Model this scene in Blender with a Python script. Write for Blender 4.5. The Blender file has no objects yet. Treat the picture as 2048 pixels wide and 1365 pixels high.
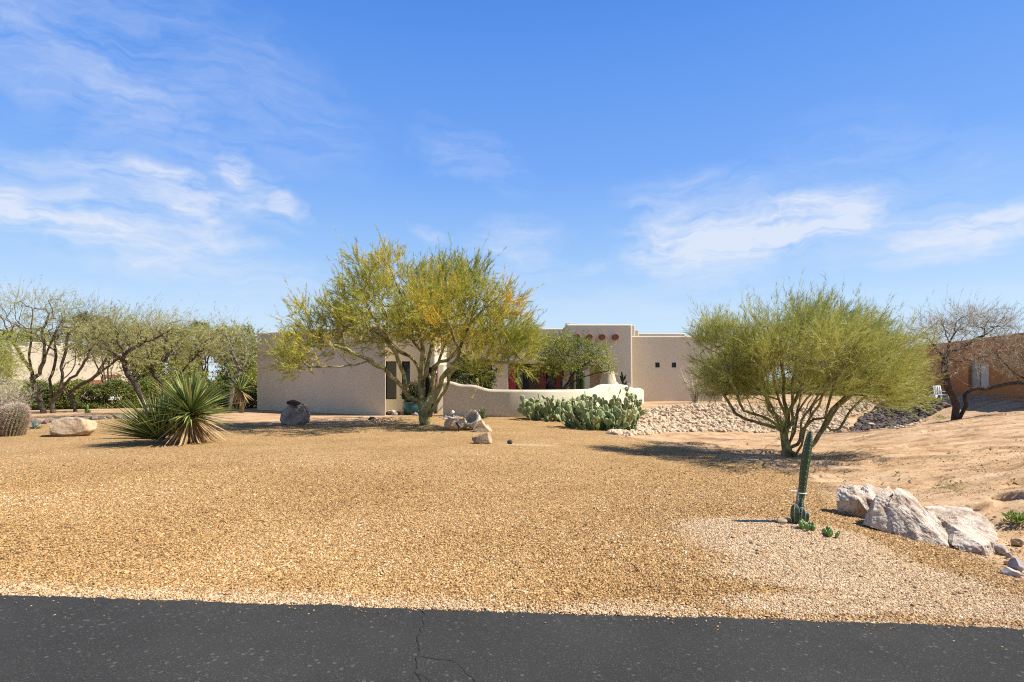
import bpy, bmesh, math, random
import numpy as np
from mathutils import Vector, Matrix

rng = np.random.default_rng(7)
random.seed(7)
scene = bpy.context.scene
COL = scene.collection
R = math.radians
FPX, CX, HY, EYE = 1137.0, 1024.0, 760.0, 1.6     # focal length in photo pixels, centre column, horizon row, eye height

# ------------------------------------------------------------------ numpy noise
def _hash(ix, iy, iz, seed):
    h = (ix.astype(np.int64) * 374761393 + iy.astype(np.int64) * 668265263 + iz.astype(np.int64) * 1274126177 + seed * 974711) & 0xFFFFFFFF
    h = ((h ^ (h >> 13)) * 1103515245) & 0xFFFFFFFF
    h = ((h ^ (h >> 16)) * 2654435761) & 0xFFFFFFFF
    return (h ^ (h >> 15)) / 4294967295.0

def vnoise(P, seed=0):
    P = np.asarray(P, float)
    i = np.floor(P); f = P - i; u = f * f * (3 - 2 * f); i = i.astype(np.int64)
    r = 0
    for dx in (0, 1):
        for dy in (0, 1):
            for dz in (0, 1):
                w = (u[:, 0] if dx else 1 - u[:, 0]) * (u[:, 1] if dy else 1 - u[:, 1]) * (u[:, 2] if dz else 1 - u[:, 2])
                r = r + w * _hash(i[:, 0] + dx, i[:, 1] + dy, i[:, 2] + dz, seed)
    return r

def fbm(P, seed=0, octv=4, gain=.5):
    P = np.asarray(P, float); a, s, t = 1.0, 0, 0
    for k in range(octv):
        s = s + a * (vnoise(P * 2 ** k, seed + k * 17) - .5); t += a; a *= gain
    return s / t * 2

def unit(v):
    v = np.asarray(v, float)
    return v / (np.linalg.norm(v, axis=-1, keepdims=True) + 1e-9)

def sstep(a, b, x):
    t = np.clip((x - a) / (b - a), 0, 1)
    return t * t * (3 - 2 * t)

# ------------------------------------------------------------------ terrain: thin-plate surface through surveyed spots
def spot(px, py, z):
    Y = (EYE - z) * FPX / (py - HY)
    return ((px - CX) / FPX * Y, Y, z)

SPOTS = [spot(*s) for s in [
    (-500, 1175, 0), (0, 1190, 0), (512, 1205, 0), (1024, 1222, 0), (1536, 1240, 0), (2048, 1258, 0), (2500, 1270, 0),
    (-300, 1000, 0), (0, 1000, 0), (500, 1000, .02), (1000, 1000, .03), (1300, 1000, .02),
    (-300, 880, 0), (0, 880, 0), (400, 890, 0), (700, 880, 0), (950, 870, 0), (1100, 900, 0),
    (1480, 1045, .15), (1600, 1045, .18), (1560, 1100, .07), (1720, 1090, .03), (1950, 1185, -.04), (1700, 1180, 0), (1680, 1025, 0),
    (1200, 868, -.05), (1250, 900, -.1), (1400, 920, -.14), (1550, 945, -.18), (1500, 885, -.4), (1350, 874, -.36), (1590, 918, -.22),
    (1400, 880, -.38), (1680, 905, -.3),
    (1700, 960, -.24), (1850, 985, -.2), (1980, 1050, -.2), (2040, 1090, -.2), (2140, 1170, -.2),
    (1800, 905, -.04), (1900, 935, -.03), (2048, 940, .06), (2048, 870, .22), (2200, 950, .15), (1900, 850, .16), (1800, 868, -.06), (2048, 1000, .02),
    (1720, 855, -.48), (1650, 866, -.52), (1790, 838, -.3), (1620, 880, -.42),
    (1300, 862, -.38), (1500, 862, -.52), (1640, 862, -.52), (1400, 862, -.45),
    (1300, 817, .2), (1380, 814, .28), (1450, 812, .3), (1600, 813, .28), (1690, 815, .2),
    (1290, 806, .28), (1450, 804, .3), (1350, 803, .3), (1650, 800, .3),
    (1750, 800, .45), (1870, 802, .55), (2048, 806, .62), (2300, 815, .6), (1990, 832, .3), (2200, 850, .35),
    (880, 835, 0), (1050, 836, 0), (1200, 826, .08),
    (512, 820, .03), (770, 832, 0), (200, 832, 0), (0, 832, 0), (-300, 832, 0),
]]
for yy in (-4, -1, 2):
    for xx in (-12, -4, 4, 12):
        SPOTS.append((xx, yy, 0))
for xx in (-60, -30, 0):
    SPOTS.append((xx, 60, 0.0))
for xx in (12, 30, 60):
    SPOTS.append((xx, 62, .3))
for xx, yy, zz in ((-30, 40, 0), (-14, 42, 0.05), (0, 42, .3), (12, 42, .3), (22, 44, .3), (32, 30, .6), (32, 20, .4), (20, 10, .25), (18, 4, 0), (-28, 20, 0), (-25, 8, 0)):
    SPOTS.append((xx, yy, zz))
SP = np.array(SPOTS)

def _tps(d2):
    return .5 * d2 * np.log(d2 + 1e-9)
_n = len(SP)
_A = np.zeros((_n + 3, _n + 3))
_d2 = ((SP[:, None, :2] - SP[None, :, :2]) ** 2).sum(-1)
_A[:_n, :_n] = _tps(_d2) + np.eye(_n) * .6
_A[:_n, _n] = 1; _A[:_n, _n + 1:] = SP[:, :2]; _A[_n:, :_n] = _A[:_n, _n:].T
_W = np.linalg.solve(_A, np.concatenate([SP[:, 2], [0, 0, 0]]))

def hbase(x, y):
    x = np.atleast_1d(np.asarray(x, float)); y = np.atleast_1d(np.asarray(y, float))
    out = np.zeros(len(x))
    for s in range(0, len(x), 20000):
        xx, yy = x[s:s + 20000], y[s:s + 20000]
        d2 = (xx[:, None] - SP[None, :, 0]) ** 2 + (yy[:, None] - SP[None, :, 1]) ** 2
        out[s:s + 20000] = _tps(d2) @ _W[:_n] + _W[_n] + _W[_n + 1] * xx + _W[_n + 2] * yy
    f = sstep(50, 75, np.hypot(x * .9, y))
    return np.clip(out, -.7, .9) * (1 - f) + .1 * f

def _at0(px, py, hf):
    Y = np.geomspace(2.5, 120, 1500)
    x = (px - CX) / FPX * Y
    z = EYE - (py - HY) / FPX * Y
    below = np.nonzero(z <= hf(x, Y))[0]
    k = below[0] if len(below) else len(Y) - 1
    return np.array([x[k], Y[k]])

def polyd(x, y, poly):
    """signed distance to a polygon: positive inside"""
    P = np.array(poly, float); best = np.full(len(x), 1e9); inside = np.zeros(len(x), bool)
    for a, b in zip(P, np.roll(P, -1, 0)):
        e = b - a; L = (e ** 2).sum() + 1e-9
        t = np.clip(((x - a[0]) * e[0] + (y - a[1]) * e[1]) / L, 0, 1)
        best = np.minimum(best, np.hypot(x - a[0] - t * e[0], y - a[1] - t * e[1]))
        c = ((a[1] > y) != (b[1] > y)) & (x < (b[0] - a[0]) * (y - a[1]) / (b[1] - a[1] + 1e-12) + a[0])
        inside ^= c
    return np.where(inside, best, -best)

def wpoly(pts):
    return [tuple(_at0(px, py, hbase)) for px, py in pts]

DIRT_POLY = wpoly([(1225, 872), (1330, 889), (1450, 916), (1560, 942), (1650, 972), (1672, 1010), (1740, 1050), (1850, 1078), (1960, 1128), (2048, 1166), (2300, 1240)]) + \
    [(14, 5), (40, 10), (45, 34), (32, 48), (5, 44), (5.0, 26)]
DRIVE_POLY = wpoly([(-200, 852), (0, 850), (60, 847), (250, 840), (400, 843), (500, 849), (620, 852), (740, 846), (772, 838)]) + [(-5, 30), (-12, 34), (-30, 34), (-45, 28)]
PALE = [(1590, 1075, 1.15, .75), (1500, 1050, .85, .4), (1730, 1150, 1.3, .6), (1900, 1210, 1.1, .4), (1640, 1210, 1.0, .25), (1056, 890, .75, .25), (780, 838, 1.2, .45)]
PALE_W = [(*_at0(a, b, hbase), c, d) for a, b, c, d in PALE]
EDGE_A, EDGE_B = np.array([-3.81, 4.23]), np.array([3.29, 3.65])     # the road's far edge
def edge_y(x):
    return EDGE_A[1] + (x - EDGE_A[0]) * (EDGE_B[1] - EDGE_A[1]) / (EDGE_B[0] - EDGE_A[0])

def masks(x, y):
    x = np.atleast_1d(x); y = np.atleast_1d(y)
    P = np.stack([x, y, 0 * x], 1)
    wob = fbm(P * 1.3, 3, 4) * .45
    dirt = np.maximum(sstep(-.3, .3, polyd(x, y, DIRT_POLY) + wob), sstep(-.25, .25, polyd(x, y, DRIVE_POLY) + wob * .4))
    dirt = np.maximum(dirt, sstep(30, 36, y))
    pale = np.zeros(len(x))
    for cx, cy, rx, ry in PALE_W:
        pale = np.maximum(pale, 1 - sstep(.62, 1.08, np.hypot((x - cx) / rx, (y - cy) / ry) + wob * .6))
    d = y - edge_y(x)
    pale = np.maximum(pale, .9 * (1 - sstep(.02, .32, d + wob * .35)))
    return dirt, pale

def hdetail(x, y, dirt, lip=False):
    P = np.stack([x, y, 0 * x], 1)
    rightdirt = dirt * sstep(4.0, 6.0, x) * (1 - sstep(20, 28, y))
    n = fbm(P * np.array([.55, 1.5, 1]), 21, 5)
    led = np.abs(fbm(P * np.array([.35, 1.1, 1]) + n[:, None] * .25, 33, 4))
    rill = -sstep(.09, .0, led) * .10
    lump = fbm(P * 4.0, 9, 3) * .02 + n * .09
    t = y * .95 + x * .12 + fbm(P * np.array([.45, .7, 1]), 51, 4) * 1.1; fr = t - np.floor(t)
    saw = np.where(fr < .09, fr / .09, (1 - fr) / .91)
    amp = .13 * sstep(-.15, .35, fbm(P * np.array([.5, .9, 1]), 57, 3)) + .015
    led2 = saw * amp * (.55 + .45 * sstep(14, 7, y))
    if lip:
        return -rightdirt * .7 * amp * np.clip(1.25 - fr * 2.2, 0, 1) * sstep(.03, .09, fr) * sstep(.03, .07, amp)
    return rightdirt * (rill * .5 + lump + led2) + fbm(P * .9, 5, 3) * .018 * (1 - sstep(20, 30, y))

def h(x, y):
    x = np.atleast_1d(np.asarray(x, float)); y = np.atleast_1d(np.asarray(y, float))
    d, p = masks(x, y)
    near = sstep(0.0, .5, y - edge_y(x))
    return hbase(x, y) + hdetail(x, y, d) * near

def hz(x, y):
    return float(h(np.array([x]), np.array([y]))[0])

def at(px, py):
    """where the photo's sight line meets the ground"""
    x, y = _at0(px, py, hbase)
    return np.array([x, y, hz(x, y)])

def P3(px, py, Y):
    return np.array([(px - CX) / FPX * Y, Y, EYE - (py - HY) / FPX * Y])

# ------------------------------------------------------------------ objects
class Geo:
    def __init__(s):
        s.V, s.F, s.T, s.n, s.M = [], [], [], 0, []
    def add(s, V, F, tint=0.0, mi=0):
        V = np.asarray(V, float).reshape(-1, 3)
        for f in (F if isinstance(F, (list, tuple)) and len(F) and isinstance(F[0], np.ndarray) else [F]):
            f = np.asarray(f, np.int64)
            if f.size == 0: continue
            s.F.append(f + s.n)
            t = np.asarray(tint, float)
            s.T.append(np.full(len(f), float(t)) if t.ndim == 0 else t)
            s.M.append(np.full(len(f), mi, np.int32))
        s.V.append(V); s.n += len(V)
        return s

def to_mesh(name, g, mats, smooth=True):
    me = bpy.data.meshes.new(name)
    V = np.concatenate(g.V).astype(np.float32)
    sizes = np.concatenate([np.full(len(f), f.shape[1], np.int32) for f in g.F])
    idx = np.concatenate([f.ravel() for f in g.F]).astype(np.int32)
    me.vertices.add(len(V)); me.vertices.foreach_set('co', V.ravel())
    me.loops.add(len(idx)); me.loops.foreach_set('vertex_index', idx)
    me.polygons.add(len(sizes))
    st = np.zeros(len(sizes), np.int32); st[1:] = np.cumsum(sizes)[:-1]
    me.polygons.foreach_set('loop_start', st)
    me.update(calc_edges=True)
    a = me.attributes.new('tint', 'FLOAT', 'FACE'); a.data.foreach_set('value', np.concatenate(g.T).astype(np.float32))
    for m in (mats if isinstance(mats, (list, tuple)) else [mats]):
        me.materials.append(m)
    me.polygons.foreach_set('material_index', np.concatenate(g.M))
    me.polygons.foreach_set('use_smooth', np.full(len(sizes), smooth, bool))
    me.validate()
    return me

def tag(o, label=None, cat=None, group=None, kind=None):
    if label: o['label'] = label
    if cat: o['category'] = cat
    if group: o['group'] = group
    if kind: o['kind'] = kind
    return o

def thing(name, loc, label, cat, group=None):
    o = bpy.data.objects.new(name, None); o.empty_display_size = .2
    o.location = [float(v) for v in loc]; COL.objects.link(o)
    return tag(o, label, cat, group)

def base(o):
    p = Vector((0, 0, 0))
    while o is not None:
        p = p + o.location; o = o.parent
    return np.array(p)

def part(name, g, mats, parent=None, smooth=True, loc=None):
    """links one mesh object; the geometry is given in world coordinates"""
    o = bpy.data.objects.new(name, None) if g is None else None
    org = base(parent) if parent is not None else (np.array(loc, float) if loc is not None else np.zeros(3))
    if isinstance(g, Geo):
        g.V = [v - org for v in g.V]
        me = to_mesh(name, g, mats, smooth)
    else:
        me = g
        me.transform(Matrix.Translation(Vector(-org)))
        me.materials.clear()
        for m in (mats if isinstance(mats, (list, tuple)) else [mats]): me.materials.append(m)
    o = bpy.data.objects.new(name, me); COL.objects.link(o)
    if parent is not None: o.parent = parent
    else: o.location = org
    return o

# ------------------------------------------------------------------ shapes
def frames(pts):
    pts = np.asarray(pts, float)
    t = np.zeros_like(pts); t[1:-1] = pts[2:] - pts[:-2]; t[0] = pts[1] - pts[0]; t[-1] = pts[-1] - pts[-2]
    t = unit(t)
    ref = np.array([0, 0, 1.0]) if abs(t[0][2]) < .9 else np.array([1.0, 0, 0])
    n = np.zeros_like(pts)
    n[0] = unit(np.cross(t[0], ref))
    for k in range(1, len(pts)):
        v = n[k - 1] - t[k] * np.dot(n[k - 1], t[k]); n[k] = v / (np.linalg.norm(v) + 1e-9)
    return t, n, np.cross(t, n)

def tube(pts, rad, sides=6, cap=True, prof=None):
    pts = np.asarray(pts, float); rad = np.broadcast_to(np.asarray(rad, float), (len(pts),))
    t, n, b = frames(pts)
    a = np.arange(sides) / sides * 2 * np.pi
    pr = np.ones(sides) if prof is None else prof
    ring = (np.cos(a) * pr)[None, :, None] * n[:, None, :] + (np.sin(a) * pr)[None, :, None] * b[:, None, :]
    V = (pts[:, None, :] + ring * rad[:, None, None]).reshape(-1, 3)
    k = np.arange(len(pts) - 1)[:, None] * sides; j = np.arange(sides)[None, :]; j2 = (j + 1) % sides
    F = np.stack([k + j, k + j2, k + sides + j2, k + sides + j], -1).reshape(-1, 4)
    if cap:
        V = np.concatenate([V, pts[:1], pts[-1:]]); c0, c1 = len(V) - 2, len(V) - 1
        j = np.arange(sides); j2 = (j + 1) % sides; e = (len(pts) - 1) * sides
        T = np.concatenate([np.stack([np.full(sides, c0), j2, j], 1), np.stack([np.full(sides, c1), e + j, e + j2], 1)])
        return V, [F, T]
    return V, [F]

def box(c, s, rz=0.0):
    c = np.array(c, float); s = np.array(s, float) / 2
    V = np.array([[x, y, z] for z in (-1, 1) for y in (-1, 1) for x in (-1, 1)], float) * s
    ca, sa = math.cos(rz), math.sin(rz)
    V = np.stack([V[:, 0] * ca - V[:, 1] * sa, V[:, 0] * sa + V[:, 1] * ca, V[:, 2]], 1) + c
    F = np.array([[0, 2, 3, 1], [4, 5, 7, 6], [0, 1, 5, 4], [2, 6, 7, 3], [0, 4, 6, 2], [1, 3, 7, 5]])
    return V, F

def prism_mesh(foot, z0, z1, bev=.07, seg=3, batter=0.0):
    """a rounded stucco block on a footprint"""
    bm = bmesh.new()
    cx = sum(p[0] for p in foot) / len(foot); cy = sum(p[1] for p in foot) / len(foot)
    lo = [bm.verts.new((p[0] + (p[0] - cx) * batter, p[1] + (p[1] - cy) * batter, z0)) for p in foot]
    hi = [bm.verts.new((p[0], p[1], z1)) for p in foot]
    n = len(foot)
    bm.faces.new(lo[::-1]); bm.faces.new(hi)
    for i in range(n): bm.faces.new((lo[i], lo[(i + 1) % n], hi[(i + 1) % n], hi[i]))
    bmesh.ops.recalc_face_normals(bm, faces=bm.faces)
    if bev: bmesh.ops.bevel(bm, geom=bm.edges[:], offset=bev, segments=seg, profile=.5, affect='EDGES')
    me = bpy.data.meshes.new('block'); bm.to_mesh(me); bm.free()
    return me

def cut(me, boxes):
    """cut box openings through a block"""
    o = bpy.data.objects.new('tmp', me); COL.objects.link(o)
    g = Geo()
    for b in boxes: g.add(*b)
    m2 = to_mesh('cutter', g, [])
    c = bpy.data.objects.new('tmpc', m2); COL.objects.link(c)
    md = o.modifiers.new('b', 'BOOLEAN'); md.operation = 'DIFFERENCE'; md.object = c; md.solver = 'EXACT'
    dg = bpy.context.evaluated_depsgraph_get()
    out = bpy.data.meshes.new_from_object(o.evaluated_get(dg))
    bpy.data.objects.remove(o); bpy.data.objects.remove(c)
    return out

_ico = {}
def ico(sub):
    if sub not in _ico:
        bm = bmesh.new(); bmesh.ops.create_icosphere(bm, subdivisions=sub, radius=1)
        bm.verts.ensure_lookup_table()
        _ico[sub] = (np.array([v.co[:] for v in bm.verts]), np.array([[v.index for v in f.verts] for f in bm.faces])); bm.free()
    V, F = _ico[sub]
    return V.copy(), F.copy()

def rock(size, planes=None, seed=0, sub=4, rough=.05, nplanes=9, rz=0.0):
    """a broken boulder: a ball cut by planes, then roughened; sits with its lowest point near z=0"""
    V, F = ico(sub)
    rs = np.random.default_rng(seed)
    if planes is None:
        planes = [(unit(rs.normal(size=3) * np.array([1, 1, .8])), rs.uniform(.5, .82)) for _ in range(nplanes)]
    for n, d in planes:
        n = unit(np.array(n, float)); over = V @ n - d
        V = V - np.clip(over, 0, None)[:, None] * n
    nrm = unit(V)
    V = V + nrm * (fbm(V * 2.2 + seed, seed, 5, .55) * rough * 2 + (np.abs(fbm(V * 5 + seed, seed + 5, 3)) - .2) * rough * .8)[:, None]
    V = V * np.array(size, float)
    ca, sa = math.cos(rz), math.sin(rz)
    V = np.stack([V[:, 0] * ca - V[:, 1] * sa, V[:, 0] * sa + V[:, 1] * ca, V[:, 2]], 1)
    return V, F

def blades(p, d, L, w, seedr=rng):
    """thin pointed slips: one triangle each"""
    d = unit(d); s = unit(np.cross(d, seedr.normal(size=d.shape)))
    L = np.asarray(L)[:, None]; w = np.asarray(w)[:, None]
    V = np.stack([p - s * w * .5, p + s * w * .5, p + d * L], 1).reshape(-1, 3)
    return V, np.arange(len(V)).reshape(-1, 3)

def leaflets(p, d, L, w, seedr=rng):
    """small diamond leaves: one quad each"""
    d = unit(d); s = unit(np.cross(d, seedr.normal(size=d.shape)))
    L = np.asarray(L)[:, None]; w = np.asarray(w)[:, None]
    V = np.stack([p, p + d * L * .5 + s * w * .5, p + d * L, p + d * L * .5 - s * w * .5], 1).reshape(-1, 3)
    return V, np.arange(len(V)).reshape(-1, 4)

def straps(p, d, L, w, droop, segs=5, fold=.25, prof=None, twist=0.0):
    """folded sword leaves"""
    N = len(p); d = unit(d)
    t = np.linspace(0, 1, segs + 1)
    prof = np.array([.75, 1, .95, .75, .45, .03]) if prof is None else np.array(prof)
    pos = p[:, None] + d[:, None] * (np.asarray(L)[:, None] * t)[..., None]
    pos[..., 2] -= (np.asarray(droop)[:, None] * np.asarray(L)[:, None]) * t ** 2
    up = np.array([0, 0, 1.0]); s = np.cross(d, up); bad = np.linalg.norm(s, axis=1) < .1
    s[bad] = np.array([1, 0, 0]); s = unit(s + rng.normal(size=s.shape) * twist); n = np.cross(s, d)
    hw = (np.asarray(w)[:, None] * .5 * prof)[..., None]
    l = pos - s[:, None] * hw + n[:, None] * hw * fold; r = pos + s[:, None] * hw + n[:, None] * hw * fold
    m = pos - n[:, None] * hw * fold
    V = np.stack([l, m, r], 2).reshape(-1, 3)
    b = (np.arange(N)[:, None, None] * (segs + 1) + np.arange(segs)[None, :, None]) * 3 + np.arange(2)[None, None, :]
    F = np.stack([b, b + 1, b + 4, b + 3], -1).reshape(-1, 4)
    return V, F, np.repeat(np.arange(N), segs * 2)

# ------------------------------------------------------------------ materials
def mat(name):
    m = bpy.data.materials.new(name); m.use_nodes = True
    nt = m.node_tree; nt.nodes.clear()
    out = nt.nodes.new('ShaderNodeOutputMaterial')
    bs = nt.nodes.new('ShaderNodeBsdfPrincipled')
    nt.links.new(bs.outputs[0], out.inputs[0])
    bs.inputs['Roughness'].default_value = .8
    bs.inputs['Specular IOR Level'].default_value = .25
    return m, nt, bs, out

def N(nt, typ, ins=None, **kw):
    n = nt.nodes.new(typ)
    for k, v in kw.items(): setattr(n, k, v)
    for k, v in (ins or {}).items():
        if isinstance(v, bpy.types.NodeSocket): nt.links.new(v, n.inputs[k])
        else: n.inputs[k].default_value = v
    return n

def ramp(nt, fac, stops, interp='LINEAR'):
    r = nt.nodes.new('ShaderNodeValToRGB'); r.color_ramp.interpolation = interp
    nt.links.new(fac, r.inputs[0])
    e = r.color_ramp.elements
    while len(e) < len(stops): e.new(.5)
    for el, (p, c) in zip(e, stops):
        el.position = p; el.color = (*c, 1) if len(c) == 3 else c
    return r.outputs[0]

def mix(nt, fac, a, b, blend='MIX'):
    m = nt.nodes.new('ShaderNodeMix'); m.data_type = 'RGBA'; m.blend_type = blend
    for s, v in ((m.inputs[0], fac), (m.inputs[6], a), (m.inputs[7], b)):
        if isinstance(v, bpy.types.NodeSocket): nt.links.new(v, s)
        elif isinstance(v, (int, float)): s.default_value = v
        else: s.default_value = (*v, 1)
    return m.outputs[2]

def math_(nt, op, a, b=0.0, clamp=False):
    m = nt.nodes.new('ShaderNodeMath'); m.operation = op; m.use_clamp = clamp
    for s, v in ((m.inputs[0], a), (m.inputs[1], b)):
        if isinstance(v, bpy.types.NodeSocket): nt.links.new(v, s)
        else: s.default_value = v
    return m.outputs[0]

def coords(nt, world=True):
    if world: return N(nt, 'ShaderNodeNewGeometry').outputs['Position']
    return N(nt, 'ShaderNodeTexCoord').outputs['Object']

def noise(nt, vec, scale, detail=4, rough=.55, dist=0.0):
    return N(nt, 'ShaderNodeTexNoise', {'Vector': vec, 'Scale': scale, 'Detail': detail, 'Roughness': rough, 'Distortion': dist}).outputs[0]

def bump(nt, bs, height, strength, dist):
    b = N(nt, 'ShaderNodeBump', {'Height': height, 'Strength': strength, 'Distance': dist})
    nt.links.new(b.outputs[0], bs.inputs['Normal'])

def attr(nt, name):
    return N(nt, 'ShaderNodeAttribute', attribute_name=name).outputs['Fac']

def foliage_mat(name, stops, transl=.22, rough=.6):
    m, nt, bs, out = mat(name)
    c = ramp(nt, attr(nt, 'tint'), stops)
    nt.links.new(c, bs.inputs['Base Color']); bs.inputs['Roughness'].default_value = rough
    tr = N(nt, 'ShaderNodeBsdfTranslucent', {'Color': c})
    mx = N(nt, 'ShaderNodeMixShader', {0: transl, 1: bs.outputs[0], 2: tr.outputs[0]})
    nt.links.new(mx.outputs[0], out.inputs[0])
    return m

def bark_mat(name, a, b, scale=6.0, bumpd=.02):
    m, nt, bs, out = mat(name)
    p = coords(nt)
    n1 = noise(nt, p, scale, 5, .65)
    n2 = noise(nt, p, scale * 6, 3, .6)
    nt.links.new(ramp(nt, n1, [(.35, a), (.62, b)]), bs.inputs['Base Color'])
    bs.inputs['Roughness'].default_value = .85
    bump(nt, bs, n2, .7, bumpd)
    return m

def stucco_mat(name, a, b):
    m, nt, bs, out = mat(name)
    p = coords(nt)
    st = N(nt, 'ShaderNodeMapping', {'Vector': p, 'Scale': (1, 1, .35)}).outputs[0]
    c = mix(nt, ramp(nt, noise(nt, st, .9, 5, .6), [(.3, (0, 0, 0)), (.7, (1, 1, 1))]), a, b)
    nt.links.new(c, bs.inputs['Base Color']); bs.inputs['Roughness'].default_value = .9
    big = noise(nt, p, 3, 3, .5); fine = noise(nt, p, 55, 3, .6)
    bump(nt, bs, math_(nt, 'ADD', math_(nt, 'MULTIPLY', big, 2.0), math_(nt, 'MULTIPLY', fine, .2)), .18, .006)
    return m

def stone_mat(name, stops, scale=3.0, speck=None, bumpd=.02, bscale=18):
    m, nt, bs, out = mat(name)
    p = coords(nt)
    info = N(nt, 'ShaderNodeObjectInfo').outputs['Random']
    off = N(nt, 'ShaderNodeVectorMath', {0: p, 1: N(nt, 'ShaderNodeCombineXYZ', {0: info, 1: info, 2: info}).outputs[0]}, operation='ADD').outputs[0]
    n1 = noise(nt, off, scale, 6, .6)
    c = ramp(nt, n1, stops)
    c = mix(nt, .5, c, ramp(nt, math_(nt, 'ADD', attr(nt, 'tint'), math_(nt, 'MULTIPLY', info, .9)), [(0, (.55, .55, .55)), (.5, (1, 1, 1)), (1, (1.15, 1.05, .9))]), 'MULTIPLY')
    if speck:
        v = N(nt, 'ShaderNodeTexVoronoi', {'Vector': p, 'Scale': speck[0]})
        w = N(nt, 'ShaderNodeSeparateColor', {0: v.outputs['Color']}).outputs[0]
        c = mix(nt, ramp(nt, w, [(.62, (0, 0, 0)), (.72, (1, 1, 1))]), c, speck[1], 'MULTIPLY')
    nt.links.new(c, bs.inputs['Base Color']); bs.inputs['Roughness'].default_value = .85
    bump(nt, bs, math_(nt, 'ADD', noise(nt, p, bscale, 6, .65), math_(nt, 'MULTIPLY', noise(nt, p, bscale * .25, 3, .5), 1.2)), .8, bumpd)
    return m

def plain(name, c, rough=.5, metal=0.0, spec=.4, var=.15, scale=12):
    m, nt, bs, out = mat(name)
    n = noise(nt, coords(nt), scale, 4, .6)
    nt.links.new(mix(nt, n, tuple(v * (1 - var) for v in c), tuple(min(1, v * (1 + var)) for v in c)), bs.inputs['Base Color'])
    bs.inputs['Roughness'].default_value = rough; bs.inputs['Metallic'].default_value = metal; bs.inputs['Specular IOR Level'].default_value = spec
    return m

M = {}
# ---- the ground: ochre gravel, pale decomposed granite, bare pinkish desert soil
def ground_mat():
    m, nt, bs, out = mat('desert_ground')
    p = coords(nt)
    dirt = attr(nt, 'dirt'); pale = attr(nt, 'pale')
    v = N(nt, 'ShaderNodeTexVoronoi', {'Vector': p, 'Scale': 62.0})
    rnd = N(nt, 'ShaderNodeSeparateColor', {0: v.outputs['Color']}).outputs[0]
    grav = ramp(nt, rnd, [(0, (.11, .06, .022)), (.10, (.265, .15, .054)), (.42, (.445, .255, .093)), (.72, (.555, .345, .145)), (.92, (.62, .445, .235)), (1, (.74, .63, .46))])
    patch = ramp(nt, noise(nt, p, .55, 5, .6), [(.32, (.84, .80, .74)), (.66, (1.06, 1.06, 1.06))])
    grav = mix(nt, .9, grav, patch, 'MULTIPLY')
    dg = ramp(nt, rnd, [(0, (.28, .175, .095)), (.3, (.52, .36, .22)), (.8, (.62, .45, .29)), (1, (.74, .62, .46))])
    grav = mix(nt, math_(nt, 'MULTIPLY', pale, .8), grav, dg)
    v2 = N(nt, 'ShaderNodeTexVoronoi', {'Vector': p, 'Scale': 24.0})
    r2 = N(nt, 'ShaderNodeSeparateColor', {0: v2.outputs['Color']}).outputs[0]
    soil = ramp(nt, noise(nt, N(nt, 'ShaderNodeMapping', {'Vector': p, 'Scale': (.5, 1.4, 1)}).outputs[0], 1.4, 8, .68), [(.28, (.20, .11, .055)), (.42, (.37, .23, .12)), (.54, (.47, .315, .18)), (.68, (.54, .38, .235)), (.82, (.62, .48, .33))])
    soil = mix(nt, .55, soil, ramp(nt, rnd, [(0, (.45, .4, .35)), (.2, (.9, .88, .86)), (.85, (1.02, 1.02, 1.02)), (1, (1.3, 1.3, 1.3))]), 'MULTIPLY')
    soil = mix(nt, .8, soil, ramp(nt, r2, [(0, (.40, .33, .28)), (.06, (1, 1, 1)), (.96, (1, 1, 1)), (1, (1.35, 1.35, 1.35))]), 'MULTIPLY')
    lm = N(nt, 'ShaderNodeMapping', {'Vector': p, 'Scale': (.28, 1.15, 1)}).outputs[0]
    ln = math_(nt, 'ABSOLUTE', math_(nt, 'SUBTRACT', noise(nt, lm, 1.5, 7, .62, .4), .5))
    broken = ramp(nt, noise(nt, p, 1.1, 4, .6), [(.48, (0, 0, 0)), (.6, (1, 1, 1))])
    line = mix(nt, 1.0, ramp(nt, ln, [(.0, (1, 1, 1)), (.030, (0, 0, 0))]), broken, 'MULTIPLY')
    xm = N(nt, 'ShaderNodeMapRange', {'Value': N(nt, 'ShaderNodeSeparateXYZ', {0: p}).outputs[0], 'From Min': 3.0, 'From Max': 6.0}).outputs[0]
    soil = mix(nt, math_(nt, 'MULTIPLY', math_(nt, 'MULTIPLY', line, .9), xm), soil, (.16, .085, .04))  # shade under the bank's ledges, painted into the soil colour as dark brown lines
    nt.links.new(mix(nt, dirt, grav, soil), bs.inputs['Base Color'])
    bs.inputs['Roughness'].default_value = .95; bs.inputs['Specular IOR Level'].default_value = .1
    hg = math_(nt, 'SUBTRACT', 1.0, math_(nt, 'MULTIPLY', v.outputs['Distance'], 62.0 * .9))
    hs = math_(nt, 'ADD', noise(nt, p, 40, 4, .7), math_(nt, 'MULTIPLY', noise(nt, p, 7, 5, .65), 3.0))
    hh = N(nt, 'ShaderNodeMix', {0: dirt, 2: hg, 3: hs}, data_type='FLOAT').outputs[0]
    bump(nt, bs, hh, .5, .010)
    return m
M['ground'] = ground_mat()

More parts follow.
